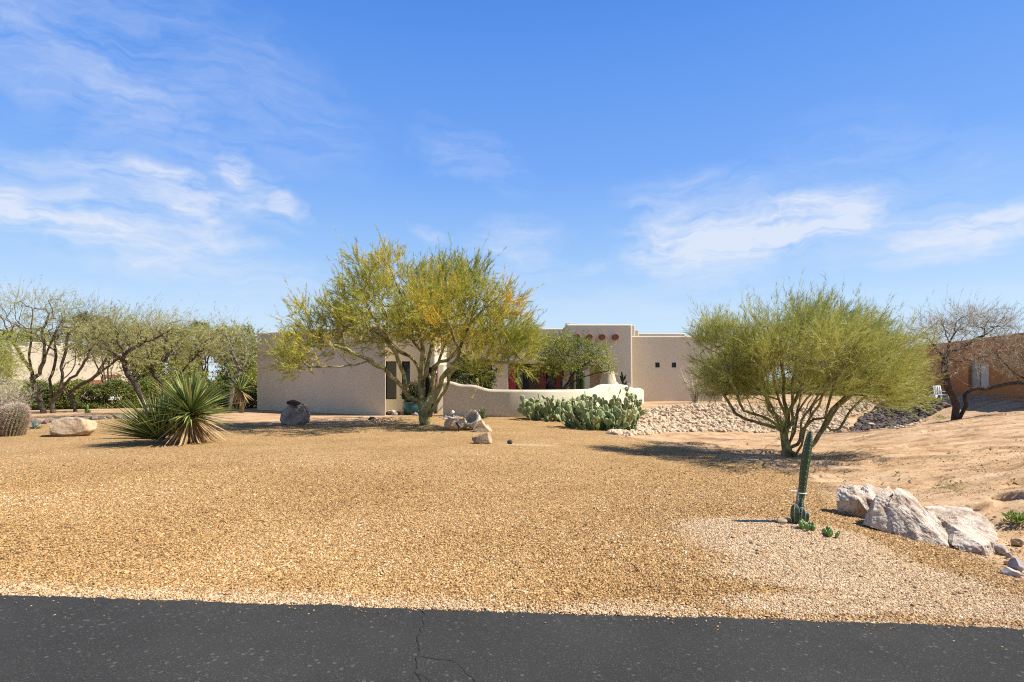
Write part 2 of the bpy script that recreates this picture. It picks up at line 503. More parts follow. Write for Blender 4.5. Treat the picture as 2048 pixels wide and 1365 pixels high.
def road_mat():
    m, nt, bs, out = mat('worn_asphalt')
    p = coords(nt)
    v = N(nt, 'ShaderNodeTexVoronoi', {'Vector': p, 'Scale': 95.0})
    r = N(nt, 'ShaderNodeSeparateColor', {0: v.outputs['Color']}).outputs[0]
    core = ramp(nt, v.outputs['Distance'], [(.25, (1, 1, 1)), (.5, (0, 0, 0))])
    speck = mix(nt, 1.0, core, ramp(nt, r, [(.80, (0, 0, 0)), (.9, (1, 1, 1))]), 'MULTIPLY')
    b = ramp(nt, noise(nt, p, .8, 6, .6), [(.3, (.031, .030, .0285)), (.7, (.046, .0445, .0415))])
    b = mix(nt, .6, b, ramp(nt, noise(nt, p, 90, 3, .6), [(.3, (.5, .5, .5)), (.7, (1.4, 1.4, 1.4))]), 'MULTIPLY')
    v3 = N(nt, 'ShaderNodeTexVoronoi', {'Vector': p, 'Scale': 30.0})
    r3 = N(nt, 'ShaderNodeSeparateColor', {0: v3.outputs['Color']}).outputs[1]
    s3 = mix(nt, 1.0, ramp(nt, v3.outputs['Distance'], [(.28, (1, 1, 1)), (.4, (0, 0, 0))]), ramp(nt, r3, [(.9, (0, 0, 0)), (.94, (1, 1, 1))]), 'MULTIPLY')
    c = mix(nt, math_(nt, 'MULTIPLY', speck, .45), b, (.15, .14, .115))
    c = mix(nt, math_(nt, 'MULTIPLY', s3, .38), c, (.15, .145, .125))
    nt.links.new(c, bs.inputs['Base Color']); bs.inputs['Roughness'].default_value = .9; bs.inputs['Specular IOR Level'].default_value = .08
    bump(nt, bs, math_(nt, 'ADD', noise(nt, p, 120, 3, .6), math_(nt, 'MULTIPLY', v.outputs['Distance'], -.6)), .5, .006)
    return m
M['road'] = road_mat()
M['crack'] = plain('crack_filler', (.018, .018, .018), .95, var=.3)
M['stucco'] = stucco_mat('tan_stucco', (.565, .48, .34), (.625, .535, .39))
M['stucco_far'] = stucco_mat('cream_stucco', (.50, .42, .30), (.55, .465, .345))
M['stucco_orange'] = stucco_mat('rust_orange_stucco', (.31, .125, .042), (.40, .17, .056))
M['wood_red'] = plain('red_brown_wood', (.26, .055, .03), .55, var=.4, scale=9)
M['viga'] = plain('viga_wood', (.22, .075, .035), .7, var=.6, scale=14)
M['red'] = plain('red_paint', (.36, .025, .02), .45)
M['brown_wood'] = plain('brown_boards', (.16, .08, .04), .6, var=.4, scale=10)
M['dark'] = plain('dark_metal', (.02, .02, .022), .5)
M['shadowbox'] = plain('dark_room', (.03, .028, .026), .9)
M['white'] = plain('white_plastic', (.75, .75, .72), .5)
M['grey_metal'] = plain('grey_metal', (.32, .32, .33), .5, .3)
M['turquoise'] = plain('turquoise_paint', (.05, .38, .40), .5)
M['terracotta'] = plain('terracotta', (.42, .18, .09), .75)
M['teal_pot'] = plain('teal_glaze', (.03, .10, .11), .3, var=.5)
M['pot'] = stone_mat('weathered_pale_clay', [(.3, (.46, .38, .27)), (.55, (.64, .56, .43)), (.75, (.76, .69, .56))], 7, bumpd=.006)
def glass_mat():
    m, nt, bs, out = mat('window_glass')
    bs.inputs['Base Color'].default_value = (.012, .014, .016, 1); bs.inputs['Roughness'].default_value = .03; bs.inputs['Specular IOR Level'].default_value = .5
    return m
M['glass'] = glass_mat()
M['glass_pale'] = plain('glass_block', (.50, .60, .58), .12, spec=.6, var=.3, scale=6)
M['screen'] = plain('grey_insect_screen', (.20, .20, .175), .4)
M['shade_cloth'] = plain('pale_window_screen', (.40, .38, .31), .6)

M['granite'] = stone_mat('pale_granite', [(.30, (.21, .15, .105)), (.42, (.37, .305, .245)), (.56, (.50, .45, .385)), (.75, (.61, .57, .50))], 5.5, (140, (.66, .58, .52)), .015, 14)
M['white_rock'] = stone_mat('white_sandy_rock', [(.3, (.27, .165, .085)), (.48, (.45, .33, .20)), (.75, (.57, .46, .315))], 3.0, None, .03, 12)
M['dark_rock'] = stone_mat('purple_grey_rock', [(.3, (.20, .14, .105)), (.5, (.36, .275, .215)), (.75, (.50, .41, .335))], 3.0, None, .04, 9)
M['tan_rock'] = stone_mat('tan_rock', [(.3, (.26, .16, .08)), (.48, (.41, .285, .16)), (.75, (.54, .42, .27))], 4.0, None, .02, 16)
M['riprap'] = stone_mat('pale_riprap', [(.25, (.27, .18, .10)), (.42, (.44, .33, .21)), (.6, (.56, .46, .33)), (.8, (.68, .60, .48))], 5.0, None, .02, 14)
M['lava'] = stone_mat('dark_bank_stone', [(.3, (.05, .038, .03)), (.55, (.115, .09, .075)), (.8, (.22, .18, .15))], 5.0, None, .02, 14)
M['slate'] = stone_mat('dark_edging_stone', [(.3, (.10, .08, .065)), (.55, (.20, .165, .14)), (.8, (.33, .28, .24))], 5.0, None, .02, 14)
M['river'] = stone_mat('river_stone', [(.3, (.16, .13, .12)), (.5, (.33, .29, .27)), (.75, (.52, .47, .42))], 4.0, None, .01, 12)

M['pebble'] = foliage_mat('gravel_pebble', [(0, (.05, .03, .015)), (.12, (.19, .10, .034)), (.4, (.385, .215, .074)), (.7, (.53, .32, .125)), (.88, (.61, .42, .205)), (.97, (.62, .47, .29)), (1, (.70, .61, .46))], 0.0, .85)

M['pale_pebble'] = foliage_mat('pale_pebble', [(0, (.20, .12, .065)), (.25, (.48, .305, .155)), (.6, (.61, .43, .24)), (.9, (.71, .55, .36)), (1, (.78, .70, .56))], 0.0, .85)
PV_STOPS = [(0, (.16, .19, .03)), (.42, (.38, .39, .06)), (.68, (.56, .49, .075)), (.86, (.70, .49, .065)), (1, (.74, .44, .05))]
M['pv_leaf'] = foliage_mat('palo_verde_twig', PV_STOPS)
M['pv2_leaf'] = foliage_mat('broom_twig', [(0, (.15, .17, .04)), (.45, (.39, .395, .10)), (.8, (.57, .535, .145)), (1, (.66, .56, .14))])
M['mq_leaf'] = foliage_mat('mesquite_leaf', [(0, (.21, .21, .09)), (.5, (.42, .40, .16)), (1, (.60, .52, .22))], .35)
M['bright_leaf'] = foliage_mat('bright_green_leaf', [(0, (.09, .13, .025)), (.5, (.25, .29, .05)), (1, (.47, .46, .08))])
M['dark_leaf'] = foliage_mat('dark_green_leaf', [(0, (.022, .04, .012)), (.5, (.06, .09, .022)), (1, (.16, .19, .05))])
M['hedge_leaf'] = foliage_mat('hedge_leaf', [(0, (.06, .085, .02)), (.5, (.21, .24, .05)), (.8, (.36, .33, .09)), (1, (.50, .40, .16))])
M['bg_leaf'] = foliage_mat('olive_leaf', [(0, (.15, .17, .04)), (.5, (.36, .37, .08)), (1, (.58, .52, .13))], .35)
M['bare_twig'] = foliage_mat('bare_twig', [(0, (.20, .165, .10)), (.5, (.42, .36, .24)), (1, (.64, .58, .43))], .05, .8)
M['dry_leaf'] = foliage_mat('dry_leaf', [(0, (.22, .12, .045)), (.5, (.46, .30, .12)), (1, (.64, .48, .26))], .25)
M['yucca_leaf'] = foliage_mat('yucca_leaf', [(0, (.04, .065, .018)), (.4, (.135, .175, .045)), (.72, (.32, .35, .10)), (1, (.66, .60, .26))], .12, .38)
M['agave_leaf'] = foliage_mat('agave_leaf', [(0, (.07, .11, .06)), (.6, (.16, .20, .09)), (1, (.38, .32, .12))], .1, .45)
M['blue_agave'] = foliage_mat('blue_agave', [(0, (.12, .19, .16)), (1, (.26, .36, .32))], .1, .5)
M['spine'] = foliage_mat('cactus_spine', [(0, (.30, .16, .11)), (.5, (.52, .36, .29)), (1, (.70, .58, .52))], .1, .6)
M['white_spine'] = foliage_mat('white_spine', [(0, (.5, .48, .40)), (1, (.8, .78, .7))], .1, .6)
M['weed_leaf'] = foliage_mat('weed_leaf', [(0, (.10, .17, .03)), (1, (.30, .36, .08))], .3)
M['pv_bark'] = bark_mat('palo_verde_bark', (.085, .068, .03), (.40, .36, .14), 3.2, .02)
M['pv2_bark'] = bark_mat('green_brown_bark', (.10, .08, .032), (.32, .27, .11), 6.0, .012)
M['dark_bark'] = bark_mat('dark_bark', (.028, .02, .015), (.085, .058, .04), 7, .03)
M['mq_bark'] = bark_mat('mesquite_bark', (.05, .038, .028), (.17, .125, .08), 7, .03)
M['grey_bark'] = bark_mat('grey_bark', (.12, .10, .08), (.30, .26, .21), 7, .02)
M['palm_trunk'] = bark_mat('palm_trunk', (.10, .075, .05), (.22, .17, .11), 9, .03)

def pad_mat():
    m, nt, bs, out = mat('prickly_pear_pad')
    p = coords(nt)
    c = ramp(nt, attr(nt, 'tint'), [(0, (.075, .115, .045)), (.45, (.185, .235, .095)), (.8, (.30, .345, .155)), (1, (.46, .45, .23))])
    v = N(nt, 'ShaderNodeTexVoronoi', {'Vector': p, 'Scale': 26.0})
    dots = ramp(nt, v.outputs['Distance'], [(.10, (1, 1, 1)), (.17, (0, 0, 0))])
    c = mix(nt, math_(nt, 'MULTIPLY', dots, .7), c, (.55, .50, .33))
    c = mix(nt, .5, c, ramp(nt, noise(nt, p, 9, 4, .6), [(.3, (.65, .65, .6)), (.7, (1.2, 1.2, 1.15))]), 'MULTIPLY')
    nt.links.new(c, bs.inputs['Base Color']); bs.inputs['Roughness'].default_value = .5
    return m
M['pad'] = pad_mat()
def cactus_mat(name, a, b, c):
    m, nt, bs, out = mat(name)
    p = coords(nt)
    base_ = mix(nt, noise(nt, p, 8, 4, .6), a, b)
    nt.links.new(mix(nt, attr(nt, 'tint'), base_, c), bs.inputs['Base Color']); bs.inputs['Roughness'].default_value = .42; bs.inputs['Specular IOR Level'].default_value = .4
    return m
M['barrel'] = cactus_mat('barrel_cactus_skin', (.06, .085, .03), (.13, .15, .05), (.20, .19, .08))
M['column'] = cactus_mat('column_cactus_skin', (.02, .042, .012), (.055, .088, .024), (.13, .19, .06))
M['succulent'] = cactus_mat('succulent_skin', (.08, .16, .03), (.14, .23, .05), (.3, .36, .12))

# ------------------------------------------------------------------ ground and road
def axis(lo, hi, dlo, dhi, step, far_n=26):
    mid = np.arange(dlo, dhi, step)
    a = dlo - (np.geomspace(step, dlo - lo, far_n)[::-1]); b = dhi + np.geomspace(step, hi - dhi, far_n)
    return np.concatenate([a, mid, b])
gx = axis(-700, 700, -17, 19, .085, 40)
gy = np.concatenate([np.array([-60, -30, -12, -5, -1, 1.5, 2.6]), 3.0 * 1.0065 ** np.arange(0, 424), 3.0 * 1.0065 ** 424 * np.geomspace(1.02, 18, 40)])
GX, GY = np.meshgrid(gx, gy)
fx, fy = GX.ravel(), GY.ravel()
gz = np.zeros(len(fx)); gd = np.zeros(len(fx)); gp = np.zeros(len(fx))
for s in range(0, len(fx), 40000):
    sl = slice(s, s + 40000)
    gd[sl], gp[sl] = masks(fx[sl], fy[sl])
    gz[sl] = hbase(fx[sl], fy[sl]) + hdetail(fx[sl], fy[sl], gd[sl]) * sstep(0, .5, fy[sl] - edge_y(fx[sl]))
gl = np.zeros(len(fx)); selr = (fx > 3.5) & (fy < 30) & (fy > 4); gl[selr] = hdetail(fx[selr], fy[selr], gd[selr], True)
under = sstep(.06, -.10, fy - edge_y(fx))
gz -= under * .06
nx, ny = len(gx), len(gy)
i = np.arange((nx - 1) * (ny - 1)); r_, c_ = i // (nx - 1), i % (nx - 1)
GF = np.stack([r_ * nx + c_, r_ * nx + c_ + 1, (r_ + 1) * nx + c_ + 1, (r_ + 1) * nx + c_], 1)
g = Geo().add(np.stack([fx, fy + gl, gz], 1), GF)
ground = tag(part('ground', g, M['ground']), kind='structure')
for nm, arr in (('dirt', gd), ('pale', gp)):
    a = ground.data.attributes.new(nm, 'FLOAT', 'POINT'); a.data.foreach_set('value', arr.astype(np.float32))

xs = np.concatenate([np.linspace(-80, -9, 60), np.arange(-8.9, 8.9, .018), np.linspace(9, 80, 60)])
P_ = np.stack([xs, 0 * xs, 0 * xs], 1)
ye = edge_y(xs) + fbm(P_ * 2.2, 41, 3) * .028 + fbm(P_ * 14, 43, 3) * .022 - np.clip(fbm(P_ * 38, 45, 2), 0, 1) * .022
ys_near = edge_y(xs) - 6.6
rows = [(ye + .012, -.05), (ye, .004), (ye - .035, .016), (ye - .5, .022), (ye - 1.2, .026), (ye - 3.3, .06), (ys_near, .02)]
V = np.concatenate([np.stack([xs, y, np.full(len(xs), z)], 1) for y, z in rows]); n = len(xs)
j = np.arange(n - 1); F = np.concatenate([np.stack([(k + 1) * n + j, (k + 1) * n + j + 1, k * n + j + 1, k * n + j], 1) for k in range(len(rows) - 1)])
g = Geo().add(V, F)
def rz_(x, y):
    return float(np.interp(edge_y(x) - y, [.035, .5, 1.2, 3.3], [.016, .022, .026, .06]))
def px_road(px, py):
    Y = EYE * FPX / (py - HY); Y = (EYE - .024) * FPX / (py - HY); return ((px - CX) / FPX * Y, Y)
def crack(pts, w):
    P = [px_road(*p) for p in pts]; Q = []
    for a, b in zip(P[:-1], P[1:]):
        m_ = max(2, int(math.dist(a, b) / .02))
        for k in range(m_): Q.append((a[0] + (b[0] - a[0]) * k / m_, a[1] + (b[1] - a[1]) * k / m_))
    Q = np.array(Q); Q[:, 0] += fbm(np.stack([Q[:, 1] * 18, Q[:, 0] * 5, 0 * Q[:, 0]], 1), 71, 3) * .022
    W = w * (.45 + 1.1 * vnoise(np.stack([Q[:, 1] * 25, Q[:, 0] * 25, 0 * Q[:, 0]], 1), 5))
    z = np.array([rz_(*q) for q in Q]) + .003
    d = np.gradient(Q, axis=0); d = d / (np.linalg.norm(d, axis=1, keepdims=True) + 1e-9); s = np.stack([-d[:, 1], d[:, 0]], 1)
    A = np.column_stack([Q + s * W[:, None], z]); B = np.column_stack([Q - s * W[:, None], z]); m_ = len(Q); k = np.arange(m_ - 1)
    g.add(np.concatenate([A, B]), np.stack([k, m_ + k, m_ + k + 1, k + 1], 1), mi=1)
crack([(849, 1214), (846, 1240), (836, 1275), (838, 1300), (832, 1330), (836, 1352), (845, 1370), (850, 1400)], .0028)
crack([(838, 1312), (872, 1318), (905, 1322), (930, 1340), (945, 1358), (975, 1380)], .0018)
crack([(830, 1345), (846, 1352), (858, 1362), (880, 1385)], .0015)
tag(part('road', g, [M['road'], M['crack']]), kind='structure')

# ---- loose gravel: real pebbles over the near part of the yard
OCT = np.array([[1, 0, 0], [0, 1, 0], [-1, 0, 0], [0, -1, 0], [0, 0, 1], [0, 0, -1]], float)
OCF = np.array([[0, 1, 4], [1, 2, 4], [2, 3, 4], [3, 0, 4], [1, 0, 5], [2, 1, 5], [3, 2, 5], [0, 3, 5]])
def pebbles(x, y, size, tint, flat=.6, lift=.35):
    n = len(x); z = h(x, y)
    S = size[:, None] * rng.uniform(.6, 1.25, (n, 3)) * np.array([1, 1, flat])
    V = OCT[None] * S[:, None, :] + rng.normal(size=(n, 6, 3)) * (size * .16)[:, None, None]
    a = rng.uniform(0, 2 * np.pi, n); b = rng.normal(0, .35, n); ca, sa, cb, sb = np.cos(a), np.sin(a), np.cos(b), np.sin(b)
    X, Y, Z = V[..., 0], V[..., 1], V[..., 2]
    Y, Z = Y * cb[:, None] - Z * sb[:, None], Y * sb[:, None] + Z * cb[:, None]
    X, Y = X * ca[:, None] - Y * sa[:, None], X * sa[:, None] + Y * ca[:, None]
    V = np.stack([X + x[:, None], Y + y[:, None], Z + (z + size * lift * flat)[:, None]], -1).reshape(-1, 3)
    F = (np.arange(n)[:, None, None] * 6 + OCF[None]).reshape(-1, 3)
    return V, F, np.repeat(tint, 8)
NP = 330000
py_ = 3.55 * (13.5 / 3.55) ** (rng.random(NP) ** 1.15)
px_ = rng.uniform(-1, 1, NP) * (py_ * .95 + .4)
dm, pm = masks(px_, py_)
sm = sstep(4.2, 5.5, px_) * sstep(.3, .8, dm)
keep = (py_ > edge_y(px_) - .01) & (rng.random(NP) > sstep(7.5, 13.4, py_)) & (rng.random(NP) > dm * (.95 - .25 * sm * sstep(-.1, .3, fbm(np.stack([px_, py_ * 1.6, 0 * px_], 1), 61, 4)))) & (rng.random(NP) > pm * .35)
px_, py_, pm, dm = px_[keep], py_[keep], pm[keep], dm[keep]
sz = rng.uniform(.0045, .0105, len(px_)) * (1 + .035 * py_) * np.where(rng.random(len(px_)) < .02, 1.8, 1)
big_ = fbm(np.stack([px_ * .55, py_ * .55, 0 * px_], 1), 77, 4)
tn = np.clip(rng.beta(1.6, 1.65, len(px_)) + big_ * .2, 0, 1)
ns = 420
sxx = rng.uniform(-4.6, 4.2, ns); dd_ = rng.exponential(.10, ns) * np.where(rng.random(ns) < .12, 5, 1)
g = Geo(); V, F, T = pebbles(sxx, edge_y(sxx) - dd_, rng.uniform(.003, .008, ns), rng.beta(2, 2, ns)); V[:, 2] += .022; g.add(V, F, T)
tag(part('gravel', g, M['pebble'], smooth=False), 'stray gravel bits spilled onto the edge of the asphalt', 'gravel', kind='stuff')
pk = rng.random(len(px_)) < np.maximum(pm * .96, dm * .9)
g = Geo(); V, F, T = pebbles(px_[~pk], py_[~pk], sz[~pk], tn[~pk]); g.add(V, F, T)
tag(part('gravel', g, M['pebble'], smooth=False), 'ochre gravel covering the front yard up to the asphalt edge', 'gravel', kind='stuff')
g = Geo(); V, F, T = pebbles(px_[pk], py_[pk], sz[pk] * .9, rng.beta(2, 2, pk.sum())); g.add(V, F, T)
tag(part('gravel', g, M['pale_pebble'], smooth=False), 'pale pinkish grit on the mound by the tall thin cactus and along the asphalt', 'gravel', kind='stuff')

# ------------------------------------------------------------------ the adobe house
house = thing('adobe_house', (0, 34, .2), 'long tan stucco adobe house with flat parapet roof and log beam ends', 'house')
def hp(me, name, m='stucco', parent=None, smooth=True):
    o = part(name, me, M[m], parent or house)
    for p in o.data.polygons: p.use_smooth = False
    return o
def w(px, Y): return (px - CX) / FPX * Y
def zz(py, Y): return EYE - (py - HY) / FPX * Y
# garage wing (turned to the left), its blank front to the road
A, B = np.array([-5.62, 25.3]), np.array([-13.35, 29.7]); nb = unit(np.array([.494, .87]))
hp(prism_mesh([tuple(A), (-6.25, 28.0), tuple(B + nb * 4), tuple(B)], -.3, 4.05, .09, 4), 'garage_wing')
# window wing just behind the garage's corner
Yw = 26.9
wing = prism_mesh([(-6.3, Yw), (w(871, Yw), Yw), (w(893, Yw + 5), Yw + 5), (-6.3, Yw + 5)], -.3, 3.9, .08, 3)
wx = [(w(770.5, Yw), w(793, Yw)), (w(803.5, Yw), w(820, Yw))]
zt, zb = zz(723, Yw), zz(799, Yw)
dx0, dx1 = w(848, Yw), w(867, Yw)
wing = cut(wing, [box(((a + b) / 2, Yw, (zt + zb) / 2), (b - a, .5, zt - zb)) for a, b in wx] + [box(((dx0 + dx1) / 2, Yw, 1.05), (dx1 - dx0, 1.2, 2.3))])
hp(wing, 'window_wing')
for a, b in wx:
    f = Geo(); t = .035
    for c, s in (((a + t / 2 + .004, Yw + .15, (zt + zb) / 2), (t, .06, zt - zb - .01)), ((b - t / 2 - .004, Yw + .15, (zt + zb) / 2), (t, .06, zt - zb - .01)),
                 (((a + b) / 2, Yw + .15, zt - t / 2 - .004), (b - a - 2 * t - .012, .06, t)), (((a + b) / 2, Yw + .15, zb + t / 2 + .004), (b - a - 2 * t - .012, .06, t))):
        f.add(*box(c, s))
    fo = part('window', f, M['dark'], house, smooth=False)
    part('pane', Geo().add(*box(((a + b) / 2, Yw + .17, (zt + zb) / 2), (b - a - 2 * t, .012, zt - zb - 2 * t))), M['glass'], fo, smooth=False)
fo = part('entry_door', Geo().add(*box(((dx0 + dx1) / 2, Yw + .5, 1.08), (dx1 - dx0 - .02, .06, 2.2))), M['dark'], house, smooth=False)
part('door_light', Geo().add(*box(((dx0 + dx1) / 2 + .06, Yw + .455, 1.2), (.10, .02, 1.5))), M['glass'], fo, smooth=False)
# sunlit buttress beside the entry
hp(prism_mesh([(w(874, 26.3), 26.2), (w(889, 26.3), 26.3), (w(892, 27.2), 27.2), (w(876, 27), 27)], -.3, 2.35, .08, 3, .05), 'buttress')
# main block round the courtyard
Ym = 34.0
xl, xr, xt = w(893, Ym), w(1132, Ym), w(1264.5, 33)
pl = Geo(); pl.add(*box(((xl + xr) / 2, Ym + 1.6, 3.62), (xr - xl, 3.2, 2.1)))
hp(prism_mesh([(xl, Ym), (xr - .01, Ym), (xr - .01, Ym + 4.4), (xl, Ym + 4.4)], 2.55, zz(657, Ym), .07, 3), 'portal_header')
hp(prism_mesh([(xl, Ym + .02), (w(958, Ym), Ym + .02), (w(958, Ym), Ym + .8), (xl, Ym + .8)], -.2, 2.56, .05, 2), 'portal_pier')
hp(prism_mesh([(w(984, Ym), Ym + .02), (w(1017, Ym), Ym + .02), (w(1017, Ym), Ym + .8), (w(984, Ym), Ym + .8)], -.2, 2.56, .05, 2), 'portal_pier')
Yb = Ym + 1.5
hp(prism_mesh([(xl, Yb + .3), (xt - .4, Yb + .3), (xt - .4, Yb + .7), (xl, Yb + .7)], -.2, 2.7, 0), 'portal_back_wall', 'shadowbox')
def panel(px0, px1, name, m, top=2.5, dy=0.0, parent=None):
    a, b = w(px0, Yb), w(px1, Yb)
    return part(name, Geo().add(*box(((a + b) / 2, Yb + dy, (top + .15) / 2), (b - a, .08, top - .15))), M[m], parent or house, smooth=False)
panel(1017.6, 1031, 'door_panel', 'red', dy=-1.3)
gl = panel(1031, 1046, 'patio_glass', 'glass')
panel(1047, 1058, 'dark_door', 'dark'); panel(1058, 1080, 'board_door', 'brown_wood'); panel(1080.3, 1092, 'board_door', 'wood_red')
panel(1092.5, 1101, 'patio_glass', 'glass'); panel(1101.3, 1112, 'dark_door', 'dark'); panel(1112.3, 1131, 'door_panel', 'wood_red'); panel(1131.3, 1166, 'patio_glass', 'glass')
hp(prism_mesh([(w(1170, 33), 33.05), (w(1180, 33), 33.05), (w(1180, 33), 33.4), (w(1170, 33), 33.4)], -.2, 2.45, .03, 2), 'portal_post')
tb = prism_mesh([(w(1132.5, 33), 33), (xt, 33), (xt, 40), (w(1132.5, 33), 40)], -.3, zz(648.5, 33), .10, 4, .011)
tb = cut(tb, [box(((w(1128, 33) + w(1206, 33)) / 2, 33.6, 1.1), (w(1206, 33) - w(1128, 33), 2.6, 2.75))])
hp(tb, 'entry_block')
for pxv in (1153, 1177.5, 1202.5, 1229):
    x = w(pxv, 33); z = zz(675, 33)
    V, F = tube([(x + .03, 33.3, z + .0), (x + .02, 32.9, z), (x, 32.45, z - .01), (x, 32.42, z - .01)], [.175, .175, .172, .15], 18)
    part('viga', Geo().add(V, F), M['viga'], house, smooth=False)
# right wing with two little windows
Yr = 34.4
rw = prism_mesh([(xt + .05, Yr), (w(1446.5, Yr), Yr), (w(1446.5, Yr), Yr + 8), (xt + .05, Yr + 8)], -.2, zz(672.5, Yr), .07, 3)
sm = [(w(a, Yr), w(b, Yr)) for a, b in ((1310.5, 1319.5), (1343.5, 1352.5))]
z1, z0 = zz(725.5, Yr), zz(735.5, Yr)
rw = cut(rw, [box(((a + b) / 2, Yr, (z0 + z1) / 2), (b - a, .5, z1 - z0)) for a, b in sm])
hp(rw, 'side_wing')
for a, b in sm:
    f = Geo(); c = (a + b) / 2; zc = (z0 + z1) / 2
    for cc, s in (((a + .022, Yr + .08, zc), (.03, .05, .28)), ((b - .022, Yr + .08, zc), (.03, .05, .28)), ((c, Yr + .08, z1 - .022), (b - a - .08, .05, .03)), ((c, Yr + .08, z0 + .022), (b - a - .08, .05, .03)),
                  ((c, Yr + .1, zc), (.02, .02, .24)), ((c, Yr + .075, zc), (.2, .02, .02))): f.add(*box(cc, s))
    fo = part('small_window', f, M['dark'], house, smooth=False)
    part('pane', Geo().add(*box((c, Yr + .16, zc), (b - a - .02, .012, z1 - z0 - .02))), M['glass'], fo, smooth=False)
hp(prism_mesh([(w(1262, 42), 43.2), (w(1372, 43), 43.2), (w(1372, 43), 50), (w(1262, 42), 50)], 3, zz(667, 43.2), .07, 3), 'rear_parapet')
hp(prism_mesh([(w(1262, 41.2), 41), (w(1277, 41.2), 41), (w(1277, 41.2), 42.5), (w(1262, 41.2), 42.5)], 3, zz(660, 41), .06, 2), 'rear_parapet')
hp(prism_mesh([(w(1258, 38), 38), (w(1270, 38), 38), (w(1270, 38), 39), (w(1258, 38), 39)], 3, zz(650.5, 38), .05, 2), 'roof_step')
hp(prism_mesh([(w(1131.5, 35), 35), (w(1142, 35), 35), (w(1142, 35), 35.5), (w(1131.5, 35), 35.5)], 4, zz(646, 35), .04, 2), 'chimney')

# ---- curving courtyard wall
def wall_strip(path, tops, thick):
    path = np.array(path, float); n0 = len(path)
    s = np.concatenate([[0], np.cumsum(np.linalg.norm(np.diff(path, axis=0), axis=1))])
    q = np.linspace(0, s[-1], 90)
    # smooth the plan with a small moving average
    x = np.interp(q, s, path[:, 0]); y = np.interp(q, s, path[:, 1]); z = np.interp(q, s, tops)
    k = np.ones(7) / 7; x = np.convolve(np.pad(x, 3, 'edge'), k, 'valid'); y = np.convolve(np.pad(y, 3, 'edge'), k, 'valid')
    z = np.convolve(np.pad(z, 1, 'edge'), np.ones(3) / 3, 'valid')
    d = unit(np.gradient(np.stack([x, y], 1), axis=0)); nrm = np.stack([d[:, 1], -d[:, 0]], 1)
    prof = [(.5, -.5), (.5, None), (.47, -.03), (.36, .03), (.15, .06), (-.15, .06), (-.36, .03), (-.47, -.03), (-.5, None), (-.5, -.5)]
    rows = []
    for o, dz in prof:
        zc = np.full(len(z), -.4) if dz == -.5 else (z - .09 if dz is None else z + dz - .04)
        rows.append(np.stack([x + nrm[:, 0] * o * thick, y + nrm[:, 1] * o * thick, zc], 1))
    m_ = len(rows); V = np.stack(rows, 1).reshape(-1, 3)
    i = np.arange(len(q) - 1)[:, None] * m_; j = np.arange(m_ - 1)[None]
    F = np.stack([i + j, i + j + 1, i + m_ + j + 1, i + m_ + j], -1).reshape(-1, 4)[:, ::-1]
    e = (len(q) - 1) * m_
    c0 = V[:m_].mean(0); c1 = V[e:].mean(0); nn = len(V)
    j = np.arange(m_ - 1)
    caps = np.concatenate([np.stack([np.full(m_ - 1, nn), j + 1, j], 1), np.stack([np.full(m_ - 1, nn + 1), e + j, e + j + 1], 1)])
    return np.concatenate([V, c0[None], c1[None]]), [F, caps]
cw = [(884, 25.2, 764), (901, 25.0, 763.5), (908, 24.9, 766), (921, 24.8, 771), (947, 24.65, 770.5), (958, 24.5, 774), (972, 24.45, 779), (985, 24.4, 780.5), (1040, 24.2, 781), (1090, 24.3, 781), (1140, 25.0, 780.5), (1178, 26.0, 779.5), (1187, 26.5, 777), (1196, 27.0, 771.5), (1206, 27.5, 769.5), (1240, 29, 770), (1254, 29.7, 772), (1262, 30.1, 776), (1270, 30.6, 778), (1276, 31.1, 776.5), (1285, 31.9, 780)]
V, F = wall_strip([(w(a, Y), Y) for a, Y, _ in cw], [zz(p, Y) for _, Y, p in cw], .24)
o = part('courtyard_wall', Geo().add(V, F), M['stucco'], loc=(0, 25, 0))
tag(o, 'low curving tan stucco wall with stepped white-lit top in front of the house', 'wall')
# ---- kiva fireplace in the wall's right end
kv = thing('outdoor_fireplace', (w(1216, 28.2), 28.4, .1), 'pale stucco beehive fireplace with short chimney rising behind the prickly pears', 'fireplace')
def lathe(c, prof, sides=28, sq=(1, 1), wob=0.0, seed=0):
    a = np.arange(sides) / sides * 2 * np.pi
    V = np.concatenate([np.stack([c[0] + np.cos(a) * r * sq[0], c[1] + np.sin(a) * r * sq[1], np.full(sides, c[2] + z)], 1) for r, z in prof])
    if wob: V = V + fbm(V * 2.5 + seed, seed, 3)[:, None] * wob
    i = np.arange(len(prof) - 1)[:, None] * sides; j = np.arange(sides)[None]; j2 = (j + 1) % sides
    return V, [np.stack([i + j, i + j2, i + sides + j2, i + sides + j], -1).reshape(-1, 4)]
kx, ky = w(1216, 29.5), 29.5
part('chimney', Geo().add(*lathe((kx, ky, 0), [(.46, .9), (.44, 1.3), (.39, 1.6), (.335, 1.8), (.31, 1.95), (.285, 2.0), (.24, 2.01), (.21, 1.96), (.19, 1.6)], 24, wob=.05)), M['stucco'], kv)
part('hearth', Geo().add(*lathe((kx + .05, ky + .05, 0), [(.78, -.3), (.78, .8), (.72, 1.12), (.60, 1.32), (.48, 1.46), (.38, 1.52), (.2, 1.54)], 30, (.95, .7), .05, 4)), M['stucco'], kv)
